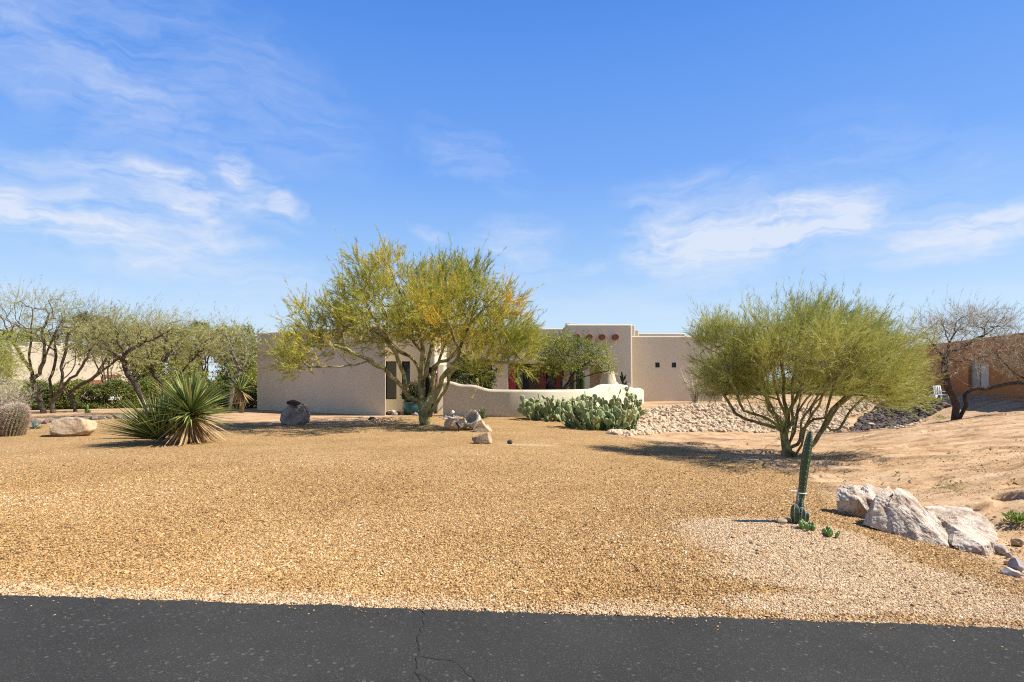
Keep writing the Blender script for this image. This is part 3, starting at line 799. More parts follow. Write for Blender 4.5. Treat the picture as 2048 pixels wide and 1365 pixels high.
# ---- red star plaque hanging by the entry
st = thing('star_plaque', (w(870, 26), 26.0, zz(755, 26)), 'small dark red plaque with a turquoise star by the entry door', 'plaque')
part('board', Geo().add(*box((w(870, 26), 26.05, zz(755, 26)), (.19, .03, .40))), M['red'], st, smooth=False)
cx_, cz_ = w(870, 26), zz(755, 26); a = np.arange(16) / 16 * 2 * np.pi; rr = np.where(np.arange(16) % 2 == 0, .10, .035)
V = np.concatenate([np.stack([cx_ + rr * np.cos(a), np.full(16, 26.015), cz_ + rr * 1.5 * np.sin(a)], 1), [[cx_, 26.0, cz_]]])
part('star', Geo().add(V, np.stack([np.arange(16), (np.arange(16) + 1) % 16, np.full(16, 16)], 1)), M['turquoise'], st, smooth=False)

# ------------------------------------------------------------------ neighbours' houses
nh = thing('neighbor_house', (-31, 41, 0), 'cream stucco house behind the bare trees and the hedge on the left', 'house')
p0, p1 = np.array([w(22, 37.5), 37.5]), np.array([w(312, 44.5), 44.5]); dn = unit(np.array([-(p1 - p0)[1], (p1 - p0)[0]]))
hp(prism_mesh([tuple(p0), tuple(p1), tuple(p1 + dn * 8), tuple(p0 + dn * 8)], -.3, zz(697, 41), .1, 3), 'wall', 'stucco_far', nh)
q = p0 + (p1 - p0) * .18
hp(prism_mesh([tuple(q + dn * 3), tuple(p0 + (p1 - p0) * .5 + dn * 3), tuple(p0 + (p1 - p0) * .5 + dn * 7), tuple(q + dn * 7)], 3, zz(688, 43), .1, 3), 'upper_parapet', 'stucco_far', nh)
rz_n = math.atan2((p1 - p0)[1], (p1 - p0)[0])
def on_nh(px, off, zc):
    t = None; best = 9e9
    for k in np.linspace(0, 1, 400):
        q_ = p0 + (p1 - p0) * k
        if abs(CX + q_[0] / q_[1] * FPX - px) < best: best = abs(CX + q_[0] / q_[1] * FPX - px); t = q_
    return (t[0] - dn[0] * off, t[1] - dn[1] * off, zc)
c = on_nh(223, .03, .9)
f = part('window', Geo().add(*box(c, (.86, .10, 1.55), rz_n)), M['white'], nh, smooth=False)
gq = Geo()
for ix in range(4):
    for iz in range(6):
        gq.add(*box((c[0] + math.cos(rz_n) * (ix - 1.5) * .19 - dn[0] * .06, c[1] + math.sin(rz_n) * (ix - 1.5) * .19 - dn[1] * .06, c[2] + (iz - 2.5) * .23), (.165, .03, .2), rz_n))
part('glass_block', gq, M['glass_pale'], f, smooth=False)
part('lintel', Geo().add(*box(on_nh(185, .04, 1.42), (1.9, .1, .32), rz_n)), M['viga'], nh, smooth=False)
part('lintel', Geo().add(*box(on_nh(222, .06, 1.86), (1.1, .12, .2), rz_n)), M['viga'], nh, smooth=False)

oh = thing('orange_house', (26, 30, .5), 'rust orange stucco house behind the bare dark-trunked tree on the right', 'house')
q0, q1 = np.array([22.6, 22.6]), np.array([27.0, 39.5]); dn2 = unit(np.array([(q1 - q0)[1], -(q1 - q0)[0]]))
ow = prism_mesh([tuple(q0), tuple(q0 + dn2 * 9), tuple(q1 + dn2 * 9), tuple(q1)], -.2, 3.78, .06, 3)
def on_oh(px, off, z_):
    ks = np.linspace(0, 1, 600); qs = q0 + (q1 - q0) * ks[:, None]; k = np.argmin(abs(CX + qs[:, 0] / qs[:, 1] * FPX - px))
    return np.array([qs[k][0] - dn2[0] * off, qs[k][1] - dn2[1] * off, z_])
rz_o = math.atan2((q1 - q0)[1], (q1 - q0)[0])
a_, b_ = on_oh(1937, 0, 0), on_oh(1977, 0, 0); cw_ = (a_ + b_) / 2; ww = np.linalg.norm(a_ - b_); Yo = cw_[1]
zc = (zz(725, Yo) + zz(775, Yo)) / 2; hh_ = zz(725, Yo) - zz(775, Yo)
hp(cut(ow, [box((cw_[0], cw_[1], zc), (ww, .5, hh_), rz_o)]), 'wall', 'stucco_orange', oh)
f = part('window', Geo().add(*box((cw_[0] + dn2[0] * .18, cw_[1] + dn2[1] * .18, zc), (ww, .05, hh_), rz_o)), M['shade_cloth'], oh, smooth=False)
cm = (cw_ + on_oh(1944, 0, 0)) / 2
part('pane', Geo().add(*box((cw_[0] + math.cos(rz_o) * ww * .26 + dn2[0] * .13, cw_[1] + math.sin(rz_o) * ww * .26 + dn2[1] * .13, zc), (ww * .44, .02, hh_ * .92), rz_o)), M['screen'], f, smooth=False)
hp(prism_mesh([(22.1, 22.2), (21.6, 22.5), (25.9, 39), (26.5, 39)], -.2, .78, .02, 2), 'footing', 'stucco_orange', oh)

# white bucket and chair beside the orange house
def Yat(px, py): return at(px, py)
bk = at(1868, 801); Y = bk[1]; s = Y / FPX
bo = thing('bucket', bk, 'small white bucket standing at the corner of the orange house', 'bucket')
part('pail', Geo().add(*lathe(bk, [(4.6 * s, 0), (5.8 * s, 11 * s), (5.5 * s, 11 * s), (4.4 * s, 1 * s), (.01, 1 * s)], 18)), M['white'], bo)
part('handle', Geo().add(*tube([(bk[0] + 5.8 * s * math.cos(t), bk[1] - 2 * s, bk[2] + 10 * s - 5 * s * math.sin(t)) for t in np.linspace(0, np.pi, 9)], .006, 5)), M['grey_metal'], bo)
ck = at(1889, 803); Y = ck[1]; s = Y / FPX
ch = thing('garden_chair', ck, 'white plastic garden chair behind the dark leaning tree trunk', 'chair')
g = Geo(); W_ = 17 * s
for dxx in (-.5, .5):
    g.add(*tube([(ck[0] + dxx * W_ * .9, ck[1] + .45, ck[2]), (ck[0] + dxx * W_ * .85, ck[1] + .42, ck[2] + 12 * s), (ck[0] + dxx * W_ * .8, ck[1] + .52, ck[2] + 30 * s)], .022, 6))
g.add(*tube([(ck[0] - .4 * W_, ck[1] + .52, ck[2] + 30 * s), (ck[0] + .4 * W_, ck[1] + .52, ck[2] + 30 * s)], .025, 6))
for k in range(4): g.add(*box((ck[0] + (k - 1.5) * W_ * .2, ck[1] + .47, ck[2] + 21 * s), (W_ * .10, .02, 17 * s)))
part('backrest', g, M['white'], ch)
part('seat', Geo().add(*box((ck[0], ck[1] + .2, ck[2] + 12.5 * s), (W_, .46, .03))), M['white'], ch, smooth=False)
for dxx in (-.5, .5):
    part('leg', Geo().add(*tube([(ck[0] + dxx * W_ * .95, ck[1] - .05, ck[2]), (ck[0] + dxx * W_ * .85, ck[1], ck[2] + 12 * s)], .02, 6)), M['white'], ch)
    part('armrest', Geo().add(*box((ck[0] + dxx * W_ * .95, ck[1] + .22, ck[2] + 19 * s), (.05, .5, .025))), M['white'], ch, smooth=False)

# dark fence and low kerb far behind the right tree
fn = thing('dark_fence', (w(1480, 47), 47, .2), 'low dark metal fence far behind the right wing corner', 'fence')
fy0 = 47.0
g = Geo()
for pxx in np.arange(1440, 1514, 2.0): g.add(*box((w(pxx, fy0), fy0, .75), (.05, .02, 1.3)))
part('slat_panel', g, M['dark'], fn, smooth=False)
part('rail', Geo().add(*box((w(1476, fy0), fy0 - .03, 1.42), (3.15, .05, .07))), M['dark'], fn, smooth=False)
for pxx in (1440, 1477, 1513): part('post', Geo().add(*box((w(pxx, fy0), fy0 - .07, .7), (.09, .03, 1.55))), M['dark'], fn, smooth=False)
lw = part('low_wall', prism_mesh([(w(1795, 38), 38), (w(1850, 36), 36), (w(1850, 36) + .1, 36.4), (w(1795, 38) + .1, 38.4)], -.2, .72, .03, 2), M['stucco_far'], loc=(24, 37, 0))
tag(lw, 'low pale wall at the top of the dark stone bank', 'wall')

# ------------------------------------------------------------------ boulders and stones
def put_rock(name, px0, px1, pyt, pyb, material, label, depth=.8, seed=0, sub=4, planes=None, rough=.05, rz=0.0, cat='rock', group=None, sink=.18, nplanes=9, pbase=None, lift=False):
    """a rock that spans these photo columns and rows, resting on the ground"""
    c = at((px0 + px1) / 2, pbase or pyb)
    s = c[1] / FPX; wd = (px1 - px0) * s; ht = (pyb - pyt) * s
    V, F = rock((1, 1, 1), planes, seed, sub, rough, nplanes, rz)
    lo, hi = V.min(0), V.max(0)
    V = (V - (lo + hi) / 2) / (hi - lo)
    V = V * np.array([wd, wd * depth, ht * (1 + sink)])
    V = V + np.array([c[0], c[1] + wd * depth * .42, c[2] + ht * .5 - ht * sink * .5 + ((pbase - pyb) * s if lift else 0)])
    o = part(name, Geo().add(V, F), M[material], loc=(c[0], c[1] + wd * depth * .4, c[2]))
    return tag(o, label, cat, group)

put_rock('boulder', 80, 170, 838, 875, 'white_rock', 'long pale cream boulder with a brown left end beside the barrel cactus', .62, 11, 5, [((0, 0, 1), .62), ((-.9, -.4, .1), .72), ((.3, -1, .3), .6), ((1, -.1, .4), .78), ((-.5, -.2, .9), .7), ((.4, .2, 1), .68), ((0, 1, .3), .6)], .04, cat='boulder')
put_rock('boulder', 553, 613, 806, 851, 'dark_rock', 'dark purple-grey rounded boulder in front of the blank garage wall', .8, 23, 5, [((.55, -.5, .7), .52), ((-.75, -.5, .45), .58), ((-.1, -1, .05), .6), ((-.5, 0, 1), .62), ((1, 0, .35), .66), ((.2, .1, 1), .72)], .06, cat='boulder')
put_rock('rock', 571, 601, 800, 812, 'lava', 'small blackish stone lying on top of the dark purple-grey boulder', .6, 31, 4, sink=0, pbase=851, lift=True)
# the two tan rocks that wedge the urn, and the one in front
put_rock('rock', 886, 936, 839, 862, 'tan_rock', 'flat rounded tan rock just left of the tipped urn', .7, 41, 5, [((0, 0, 1), .55), ((.2, -1, .4), .7), ((-.8, -.3, .4), .8)], .05)
put_rock('rock', 945, 984, 841, 865, 'tan_rock', 'wedge-shaped tan rock leaning against the right of the tipped urn', .6, 43, 5, [((.62, -.15, .75), .42), ((-.5, -.4, .75), .45), ((0, -1, .25), .6), ((0, 0, -1), .5)], .03)
put_rock('rock', 943, 984, 866, 889, 'tan_rock', 'single tan rock with orange face lying in the gravel nearest the road', .6, 47, 5, [((-.45, -.1, .88), .5), ((0, -1, .2), .55), ((.95, -.2, .2), .62), ((-.8, -.5, .4), .7)], .035)
put_rock('stone', 1014, 1025, 880, 889, 'lava', 'tiny dark stump-like stone alone in the gravel right of the tan rocks', .8, 49, 3)
# the three big granite boulders on the right
def hull_rock(name, anchor, hulls, material, label, rough=.019, cat='boulder', levels=5, seed=0):
    """a broken boulder from hand-placed corners (photo column, row, metres behind the anchor)"""
    Y0 = at(*anchor)[1]; g = Geo(); c0 = P3(anchor[0], anchor[1], Y0)
    for pts in hulls:
        bm = bmesh.new()
        for px, py, dy in pts: bm.verts.new(P3(px, py, Y0 + dy))
        bmesh.ops.convex_hull(bm, input=bm.verts[:])
        bmesh.ops.delete(bm, geom=[v for v in bm.verts if not v.link_faces], context='VERTS')
        bmesh.ops.triangulate(bm, faces=bm.faces[:]); bm.verts.ensure_lookup_table(); bm.verts.index_update()
        T = np.array([[v.co[:] for v in f.verts] for f in bm.faces]); bm.free()
        for _ in range(levels):
            a, b, c = T[:, 0], T[:, 1], T[:, 2]; ab, bc_, ca = (a + b) / 2, (b + c) / 2, (c + a) / 2
            T = np.concatenate([np.stack(q, 1) for q in ((a, ab, ca), (ab, b, bc_), (ca, bc_, c), (ab, bc_, ca))])
        V = T.reshape(-1, 3); key = np.round(V * 20000).astype(np.int64)
        _, idx, inv = np.unique(key, axis=0, return_index=True, return_inverse=True)
        V = V[idx]; F = inv.reshape(-1, 3); ctr = V.mean(0); d = unit(V - ctr)
        cell = vnoise(V * 9 + seed, seed + 2)
        V = V + d * (fbm(V * 5 + seed, seed, 5, .6) * rough * 2.2 + fbm(V * 16, seed + 3, 4, .6) * rough * 1.4 - np.abs(fbm(V * 3.2, seed + 9, 3)) * rough * 2.4)[:, None]
        g.add(V, F, .5)
    o = part(name, g, M[material], loc=c0, smooth=False)
    return tag(o, label, cat)
hull_rock('boulder', (1725, 1036), [[(1673, 976, .05), (1672, 1002, -.06), (1676, 1036, .0), (1700, 1043, -.06), (1750, 1045, -.1), (1718, 1000, -.20), (1690, 966, .25), (1706, 968, .10), (1775, 978, .4), (1790, 1040, .2), (1690, 1030, .55), (1780, 1030, .6)],
          [(1706, 992, .0), (1732, 967, .12), (1742, 972, .3), (1780, 982, .35), (1745, 1000, -.12), (1752, 1040, -.08), (1780, 1040, .2), (1715, 1030, .1)]], 'granite', 'blocky granite boulder, leftmost and farthest of the three by the tall cactus', seed=3)
hull_rock('boulder', (1800, 1066), [[(1752, 988, .06), (1766, 978, .2), (1778, 974, .34), (1748, 1020, -.05), (1727, 1048, .0), (1740, 1056, -.12), (1790, 1070, -.16), (1800, 1010, -.10), (1800, 1000, .5), (1745, 1040, .5)],
          [(1790, 972, .10), (1777, 1006, -.06), (1806, 1012, -.10), (1790, 1072, -.2), (1850, 1088, -.34), (1906, 1100, -.42), (1836, 1006, .12), (1880, 1046, -.05), (1914, 1082, -.25), (1820, 985, .35), (1800, 1040, .7), (1880, 1070, .6)]], 'granite', 'peaked granite boulder with a sharp sunlit ridge, middle of the three by the tall cactus', seed=8)
hull_rock('boulder', (1935, 1100), [[(1848, 1014, .75), (1862, 1056, .55), (1872, 1076, .35), (1905, 1090, -.08), (1908, 1054, .10), (1968, 1094, -.22), (1976, 1126, -.18), (1925, 1105, -.16), (1999, 1078, .10), (1996, 1112, .0), (1986, 1048, .35), (1944, 1017, .70), (1900, 1011, .8), (1950, 1060, 1.0), (1870, 1040, 1.0)],
          [(1850, 1018, .6), (1880, 1012, .7), (1925, 1040, .5), (1895, 1062, .2), (1908, 1092, -.02), (1880, 1078, .2), (1880, 1050, .8)]], 'granite', 'bright flat-topped granite boulder, rightmost of the three and nearest the road', seed=14)
# small stones at the frame's right edge
for k, (a, b, t, bb, mtl, lab) in enumerate([
    (2028, 2056, 1121, 1146, 'river', 'smooth rounded mauve-grey cobble at the right edge of the picture'),
    (2014, 2050, 1142, 1157, 'river', 'flat grey cobble just below the rounded mauve one'),
    (1994, 2024, 1091, 1112, 'granite', 'angular pale stone just right of the flat-topped boulder'),
    (2016, 2034, 1108, 1121, 'dark_rock', 'small dark stone between the flat-topped boulder and the mauve cobble'),
    (2012, 2026, 1122, 1133, 'tan_rock', 'small tan stone left of the mauve cobble'),
    (2031, 2060, 1072, 1088, 'tan_rock', 'tan stone below the green weed at the right edge')]):
    put_rock('stone', a, b, t, bb, mtl, lab, .8, 80 + k, 4, rough=.03)
put_rock('stone', 1558, 1578, 1037, 1048, 'tan_rock', 'small brown stone at the left foot of the tall thin cactus', .9, 91, 4)
put_rock('stone', 1572, 1584, 1036, 1044, 'white_rock', 'little whitish stone beside the brown one at the foot of the tall thin cactus', .9, 92, 4)
put_rock('stone', 1738, 1756, 846, 855, 'white_rock', 'white flat stone lying in the wash near the dark stone bank', .8, 93, 4)
put_rock('stone', 1687, 1700, 852, 862, 'white_rock', 'white stone at the toe of the riprap right of the broom-like tree', .8, 94, 4)

# ---- rock piles: individual copies of a few prototypes
def protos(name, material, n, seed0, sub=2, rough=.06, nplanes=9):
    out = []
    for k in range(n):
        V, F = rock((1, .78, .6), None, seed0 + k, sub, rough, nplanes)
        g = Geo().add(V, F, rng.random())
        out.append(to_mesh(name, g, M[material], smooth=False))
    return out
def copies(name, meshes, items, label, cat, group):
    for k, (x, y, z, s) in enumerate(items):
        o = bpy.data.objects.new(name, meshes[k % len(meshes)])
        o.location = (x, y, z); o.scale = (s, s, s)
        o.rotation_euler = (random.uniform(-.5, .5), random.uniform(-.5, .5), random.uniform(0, 6.28))
        COL.objects.link(o); tag(o, label, cat, group)
def merged(name, meshes, items, material, label, cat, kind='stuff'):
    g = Geo(); cache = []
    for me in meshes:
        v = np.zeros(len(me.vertices) * 3, np.float32); me.vertices.foreach_get('co', v)
        f = np.array([p.vertices[:] for p in me.polygons]); cache.append((v.reshape(-1, 3), f))
    for k, (x, y, z, s) in enumerate(items):
        v, f = cache[k % len(cache)]; a = rng.uniform(0, 6.28); b = rng.uniform(-.5, .5); c = rng.uniform(-.5, .5)
        Rm = np.array(Matrix.Rotation(a, 3, 'Z') @ Matrix.Rotation(b, 3, 'X') @ Matrix.Rotation(c, 3, 'Y'))
        g.add(v @ Rm.T * s + np.array([x, y, z]), f, rng.random())
    o = part(name, g, M[material], smooth=False)
    return tag(o, label, cat, kind=kind)

def scatter(poly, n, smin, smax, up=.25, power=1.6):
    P = np.array(poly); lo, hi = P.min(0), P.max(0); out = []
    while len(out) < n:
        c = rng.uniform(lo, hi, (n * 3, 2)); c = c[polyd(c[:, 0], c[:, 1], poly) > 0]
        s = smin + (smax - smin) * rng.random(len(c)) ** power
        z = hbase(c[:, 0], c[:, 1]) + s * up
        out += list(zip(c[:, 0], c[:, 1], z, s))
    return out[:n]
rip_poly = wpoly([(1215, 868), (1262, 835), (1285, 822), (1330, 815), (1450, 812), (1560, 813), (1640, 818), (1690, 835), (1705, 856), (1680, 866), (1600, 866), (1450, 864), (1330, 866), (1250, 875)])
rp = protos('riprap_rock', 'riprap', 9, 300)
items = scatter(rip_poly, 4200, .05, .155, .3, 1.5)
items.sort(key=lambda q: -q[3] / q[1])
copies('riprap_rock', rp, items[:300], 'pale broken rock in the riprap bank behind the prickly pears and broom-like tree', 'rock', 'pale riprap rocks on the bank')
merged('riprap_rubble', rp, items[300:], 'riprap', 'smaller pale rubble filling the riprap bank below the right wing', 'rubble')
dk_poly = wpoly([(1700, 862), (1722, 838), (1762, 806), (1850, 796), (1905, 812), (1880, 822), (1850, 838), (1800, 852)])
dk = protos('bank_stone', 'lava', 6, 340)
merged('dark_rubble', dk, scatter(dk_poly, 1500, .06, .17), 'lava', 'dark grey stone rubble covering the bank below the orange house', 'rubble')
pl_poly = wpoly([(1640, 826), (1700, 806), (1760, 802), (1730, 826), (1690, 842)])
merged('riprap_rubble', rp, scatter(pl_poly, 260, .06, .16), 'riprap', 'pale rubble along the upper left edge of the dark stone bank', 'rubble')
pl2 = wpoly([(1770, 855), (1830, 842), (1860, 834), (1845, 848), (1800, 862)])
merged('riprap_rubble', rp, scatter(pl2, 120, .04, .10), 'riprap', 'scattered pale stones at the foot of the dark stone bank', 'rubble')
# loose stones on the bare soil and mound
loose = []
for poly, n, a, b in ((wpoly([(1420, 1060), (1560, 1030), (1700, 1080), (1950, 1190), (2048, 1240), (1700, 1235), (1450, 1150)]), 130, .008, .024),
                      (wpoly([(1660, 960), (1720, 930), (2048, 870), (2048, 1060), (1900, 1010), (1760, 975)]), 420, .009, .034),
                      (wpoly([(1960, 1110), (2048, 1060), (2048, 1165)]), 40, .012, .035),
                      (wpoly([(1250, 905), (1400, 880), (1560, 890), (1700, 870), (1780, 860), (1680, 960)]), 70, .014, .04)):
    loose += scatter(poly, n, a, b, .2, 2.5)
merged('loose_stones', protos('loose_stone', 'tan_rock', 4, 380), loose, 'tan_rock', 'small loose stones scattered over the bare soil on the right', 'stones')
# edging stones along the driveway
ed = protos('edging_stone', 'slate', 5, 360, 3)
pts = [(62, 846), (76, 848), (90, 848), (104, 845), (119, 842), (134, 843), (150, 842), (170, 841), (186, 840), (204, 840), (219, 839), (237, 838), (252, 838), (267, 838), (50, 850), (283, 839)]
copies('edging_stone', ed, [(*(p := at(a, b))[:2], p[2] + .06, random.uniform(.15, .24)) for a, b in pts], 'dark edging stone in the row along the driveway behind the cream boulder', 'stone', 'edging stones along the driveway')
rv = protos('river_stone', 'river', 5, 370, 3, .02, 3)
its = [(*(p := at(random.uniform(774, 862), random.uniform(823, 831.5)))[:2], p[2] + .05, random.uniform(.10, .17)) for _ in range(46)]
its += [(*(p := at(random.uniform(880, 916), random.uniform(835, 840)))[:2], p[2] + .02, random.uniform(.05, .10)) for _ in range(22)]
copies('river_stone', rv, its, 'rounded river stone in the bed along the foot of the entry walls', 'stone', 'river stones by the entry')
its = [(*(p := at(random.uniform(742, 795), random.uniform(836, 846)))[:2], p[2] + .01, random.uniform(.03, .09)) for _ in range(60)]
merged('pebble_strip', rv, its, 'tan_rock', 'strip of small tan stones in the gravel by the garage corner', 'stones')
its = [(*(p := at(random.uniform(735, 748), random.uniform(836, 842)))[:2], p[2] + .04, random.uniform(.10, .17)) for _ in range(3)]
copies('slate_lump', protos('slate_lump', 'lava', 2, 395, 3), its, 'black lump of rock in the tree shade by the garage corner', 'rock', 'black rocks by the garage corner')

# ------------------------------------------------------------------ tipped urn
ub = at(952, 861); s = ub[1] / FPX
urn = thing('urn', ub, 'large pale clay urn tipped toward the road between two tan rocks', 'urn')
ax = unit(np.array([-.30, -.80, .46])); mouth = P3(941.5, 835, ub[1] - .10)
Rm = Vector((0, 0, 1)).rotation_difference(Vector(ax)).to_matrix()
Rm = np.array(Rm)
prof = [(.0, -.62), (.13, -.62), (.16, -.60), (.215, -.45), (.255, -.28), (.262, -.14), (.243, -.06), (.232, -.045), (.262, -.035), (.272, -.012), (.262, .006), (.222, .006), (.200, -.01), (.196, -.05), (.20, -.2), (.17, -.42), (.0, -.5)]
V, F = lathe((0, 0, 0), prof, 40)
part('urn_body', Geo().add(V @ Rm.T + mouth, F), M['pot'], urn)
# ------------------------------------------------------------------ spotlights
def spotlight(px, py, m, label, aim, k=1.0):
    c = at(px, py); t = thing('garden_spotlight', c, label, 'spotlight', 'garden spotlights in the gravel')
    part('stake', Geo().add(*tube([c, c + np.array([0, 0, .17 * k])], .014, 8)), M['dark'], t)
    top = c + np.array([0, 0, .22 * k]); a = unit(np.array(aim))
    pr = [top - a * .10, top - a * .07, top + a * .03, top + a * .09, top + a * .085]
    part('lamp_head', Geo().add(*tube(pr, np.array([.02, .038, .052, .06, .045]) * k ** .5, 14)), M[m], t)
    part('lens', Geo().add(*tube([top + a * .07, top + a * .087], .048 * k ** .5, 14)), M['glass_pale'], t)
spotlight(905, 838, 'white', 'whitish spotlight on a stake by the courtyard wall, above the flat tan rock', (.3, -.8, .5), 1.1)
spotlight(917, 864, 'dark', 'black spotlight on a stake in front of the flat tan rock', (-.4, .5, .6), .9)

# ------------------------------------------------------------------ barrel cactus
bc = at(3, 874); s = bc[1] / FPX
bt = thing('barrel_cactus', bc, 'fat barrel cactus bristling with pinkish spines at the left edge', 'cactus')
prof_t = np.linspace(0, 1, 40); Hc = 68 * s; Rc = 25.5 * s
rad = Rc * np.where(prof_t < .5, .80 + .2 * np.sin(prof_t * np.pi), np.sqrt(np.clip(1 - ((prof_t - .5) / .5) ** 2.6, 0, 1)))
nr = 26; sd = nr * 6; a = np.arange(sd) / sd * 2 * np.pi
lean = np.array([.16, 0])
ribs = 1 - .20 * (1 - np.abs(np.cos(a * nr / 2))) ** .9
V = np.concatenate([np.stack([bc[0] + lean[0] * Hc * t * t + np.cos(a + t * .35) * r * ribs, bc[1] + .30 + np.sin(a + t * .35) * r * ribs, np.full(sd, bc[2] - .05 + Hc * t)], 1) for t, r in zip(prof_t, np.clip(rad, .02, None))])
i_ = np.arange(39)[:, None] * sd; j = np.arange(sd)[None]; j2 = (j + 1) % sd
F = np.stack([i_ + j, i_ + j2, i_ + sd + j2, i_ + sd + j], -1).reshape(-1, 4)
part('stem', Geo().add(V, F, np.repeat(np.tile((np.abs(np.cos(a * nr / 2)) > .8) * .8, 39), 1)), M['barrel'], bt)
pp, dd = [], []
for k in range(nr):
    ang = k / nr * 2 * np.pi
    for t in np.linspace(.08, .985, 30):
        r = np.interp(t, prof_t, rad); aa = ang + t * .35
        o3 = np.array([math.cos(aa), math.sin(aa), (t - .45) * 1.3]); o3 = unit(o3)
        q_ = np.array([bc[0] + lean[0] * Hc * t * t + math.cos(aa) * r, bc[1] + .30 + math.sin(aa) * r, bc[2] - .05 + Hc * t])
        for _ in range(9): pp.append(q_); dd.append(o3 * .8 + rng.normal(size=3) * .55 + np.array([0, 0, .15 * t]))
pp, dd = np.array(pp), np.array(dd)
tz = (pp[:, 2] - bc[2]) / Hc
V, F = blades(pp, dd, rng.uniform(.05, .10, len(pp)) * (.8 + .6 * tz), np.full(len(pp), .0075))
part('spines', Geo().add(V, F, np.clip(tz * .7 + rng.normal(0, .2, len(pp)), 0, 1)), M['spine'], bt)

# ------------------------------------------------------------------ yuccas and agaves
def rosette(c, n, L, wdt, el0, el1, droop=.12, dirb=None, bias=0.0):
    el = np.radians(rng.uniform(el0, el1, n)); az = rng.uniform(0, 2 * np.pi, n)
    d = np.stack([np.cos(el) * np.cos(az), np.cos(el) * np.sin(az), np.sin(el)], 1)
    if dirb is not None: d = unit(d + np.array(dirb) * bias)
    p = c + d * .05
    return p, d, L * rng.uniform(.72, 1.05, n), wdt * rng.uniform(.8, 1.2, n), droop * rng.uniform(.2, 1.4, n)
yb = at(381, 886); s = yb[1] / FPX
yu = thing('yucca', yb, 'large twin-headed spiky yucca with a skirt of dead tan leaves in the gravel', 'yucca')
hd = P3(381, 828, yb[1]); 
part('trunk', Geo().add(*tube([yb - np.array([0, 0, .1]), yb + np.array([.02, 0, .25]), yb + np.array([0, 0, .55]), hd - np.array([0, 0, .05])], [.13, .11, .10, .09], 10)), M['palm_trunk'], yu)
def rosette_part(nm, args, mtl, parent, tintf=None, twist=.15):
    g = Geo()
    for ag in args:
        p, d, L, w_, dr = rosette(*ag)
        V, F, idx = straps(p, d, L, w_, dr, twist=twist)
        tt = np.clip(rng.beta(2, 2.2, len(p)), 0, 1) if tintf is None else tintf(p, d)
        g.add(V, F, tt[idx])
    return part(nm, g, M[mtl], parent)
rosette_part('leaf_head', [(hd, 330, 105 * s, .042, -2, 84, .10), (hd - np.array([0, 0, .06]), 70, 92 * s, .042, -12, 20, .14)], 'yucca_leaf', yu)
h2 = P3(318, 880, yb[1] - .25)
rosette_part('leaf_head', [(h2, 230, 114 * s, .042, -2, 70, .07, (-.7, -.15, .25), .8), (h2 + np.array([.3, .15, .05]), 110, 92 * s, .042, 15, 85, .08, (-.2, 0, .5), .4)], 'yucca_leaf', yu)
part('trunk', Geo().add(*tube([yb + np.array([-.1, -.05, 0]), h2 - np.array([.0, 0, .02])], [.10, .08], 8)), M['palm_trunk'], yu)
g = Geo()
for zc_, n_, L_, e0, e1 in ((-.03, 90, 1.25, -62, -22), (-.2, 80, 1.05, -68, -35), (-.42, 50, .6, -75, -35)):
    p, d, L, w_, dr = rosette(hd + np.array([0, 0, zc_]), n_, L_, .042, e0, e1, .10)
    V, F, idx = straps(p, d, L, w_, dr, twist=.4); g.add(V, F, rng.random(len(p))[idx])
gz_all = np.concatenate(g.V); 
g.V = [np.concatenate([v[:, :2], np.maximum(v[:, 2:], yb[2] + .01)], 1) for v in g.V]
part('dead_leaves', g, M['dry_leaf'], yu)

y2 = at(484, 826)
yt = thing('yucca', y2, 'smaller dark yucca on a short trunk at the garage\'s left corner', 'yucca')
h2b = P3(481, 781, y2[1])
part('trunk', Geo().add(*tube([y2 - [0, 0, .1], h2b], [.12, .1], 8)), M['palm_trunk'], yt)
rosette_part('leaf_head', [(h2b, 90, .8, .055, -5, 88, .1)], 'yucca_leaf', yt)
g = Geo(); p, d, L, w_, dr = rosette(h2b, 50, .85, .05, -80, -25, .1); V, F, idx = straps(p, d, L, w_, dr, twist=.4); g.add(V, F, rng.random(50)[idx]); part('dead_leaves', g, M['dry_leaf'], yt)

ab = at(967, 838)
at_ = thing('agave', ab, 'green agave with yellowing outer leaves against the courtyard wall behind the urn', 'agave')
rosette_part('leaves', [(ab, 15, .55, .085, 45, 85, .05), (ab, 12, .55, .07, 5, 40, .15)], 'agave_leaf', at_)
ab = at(68, 858)
at_ = thing('agave', ab, 'small blue-green agave between the barrel cactus and the cream boulder', 'agave')
rosette_part('leaves', [(ab, 40, .26, .05, 5, 85, .05)], 'blue_agave', at_)

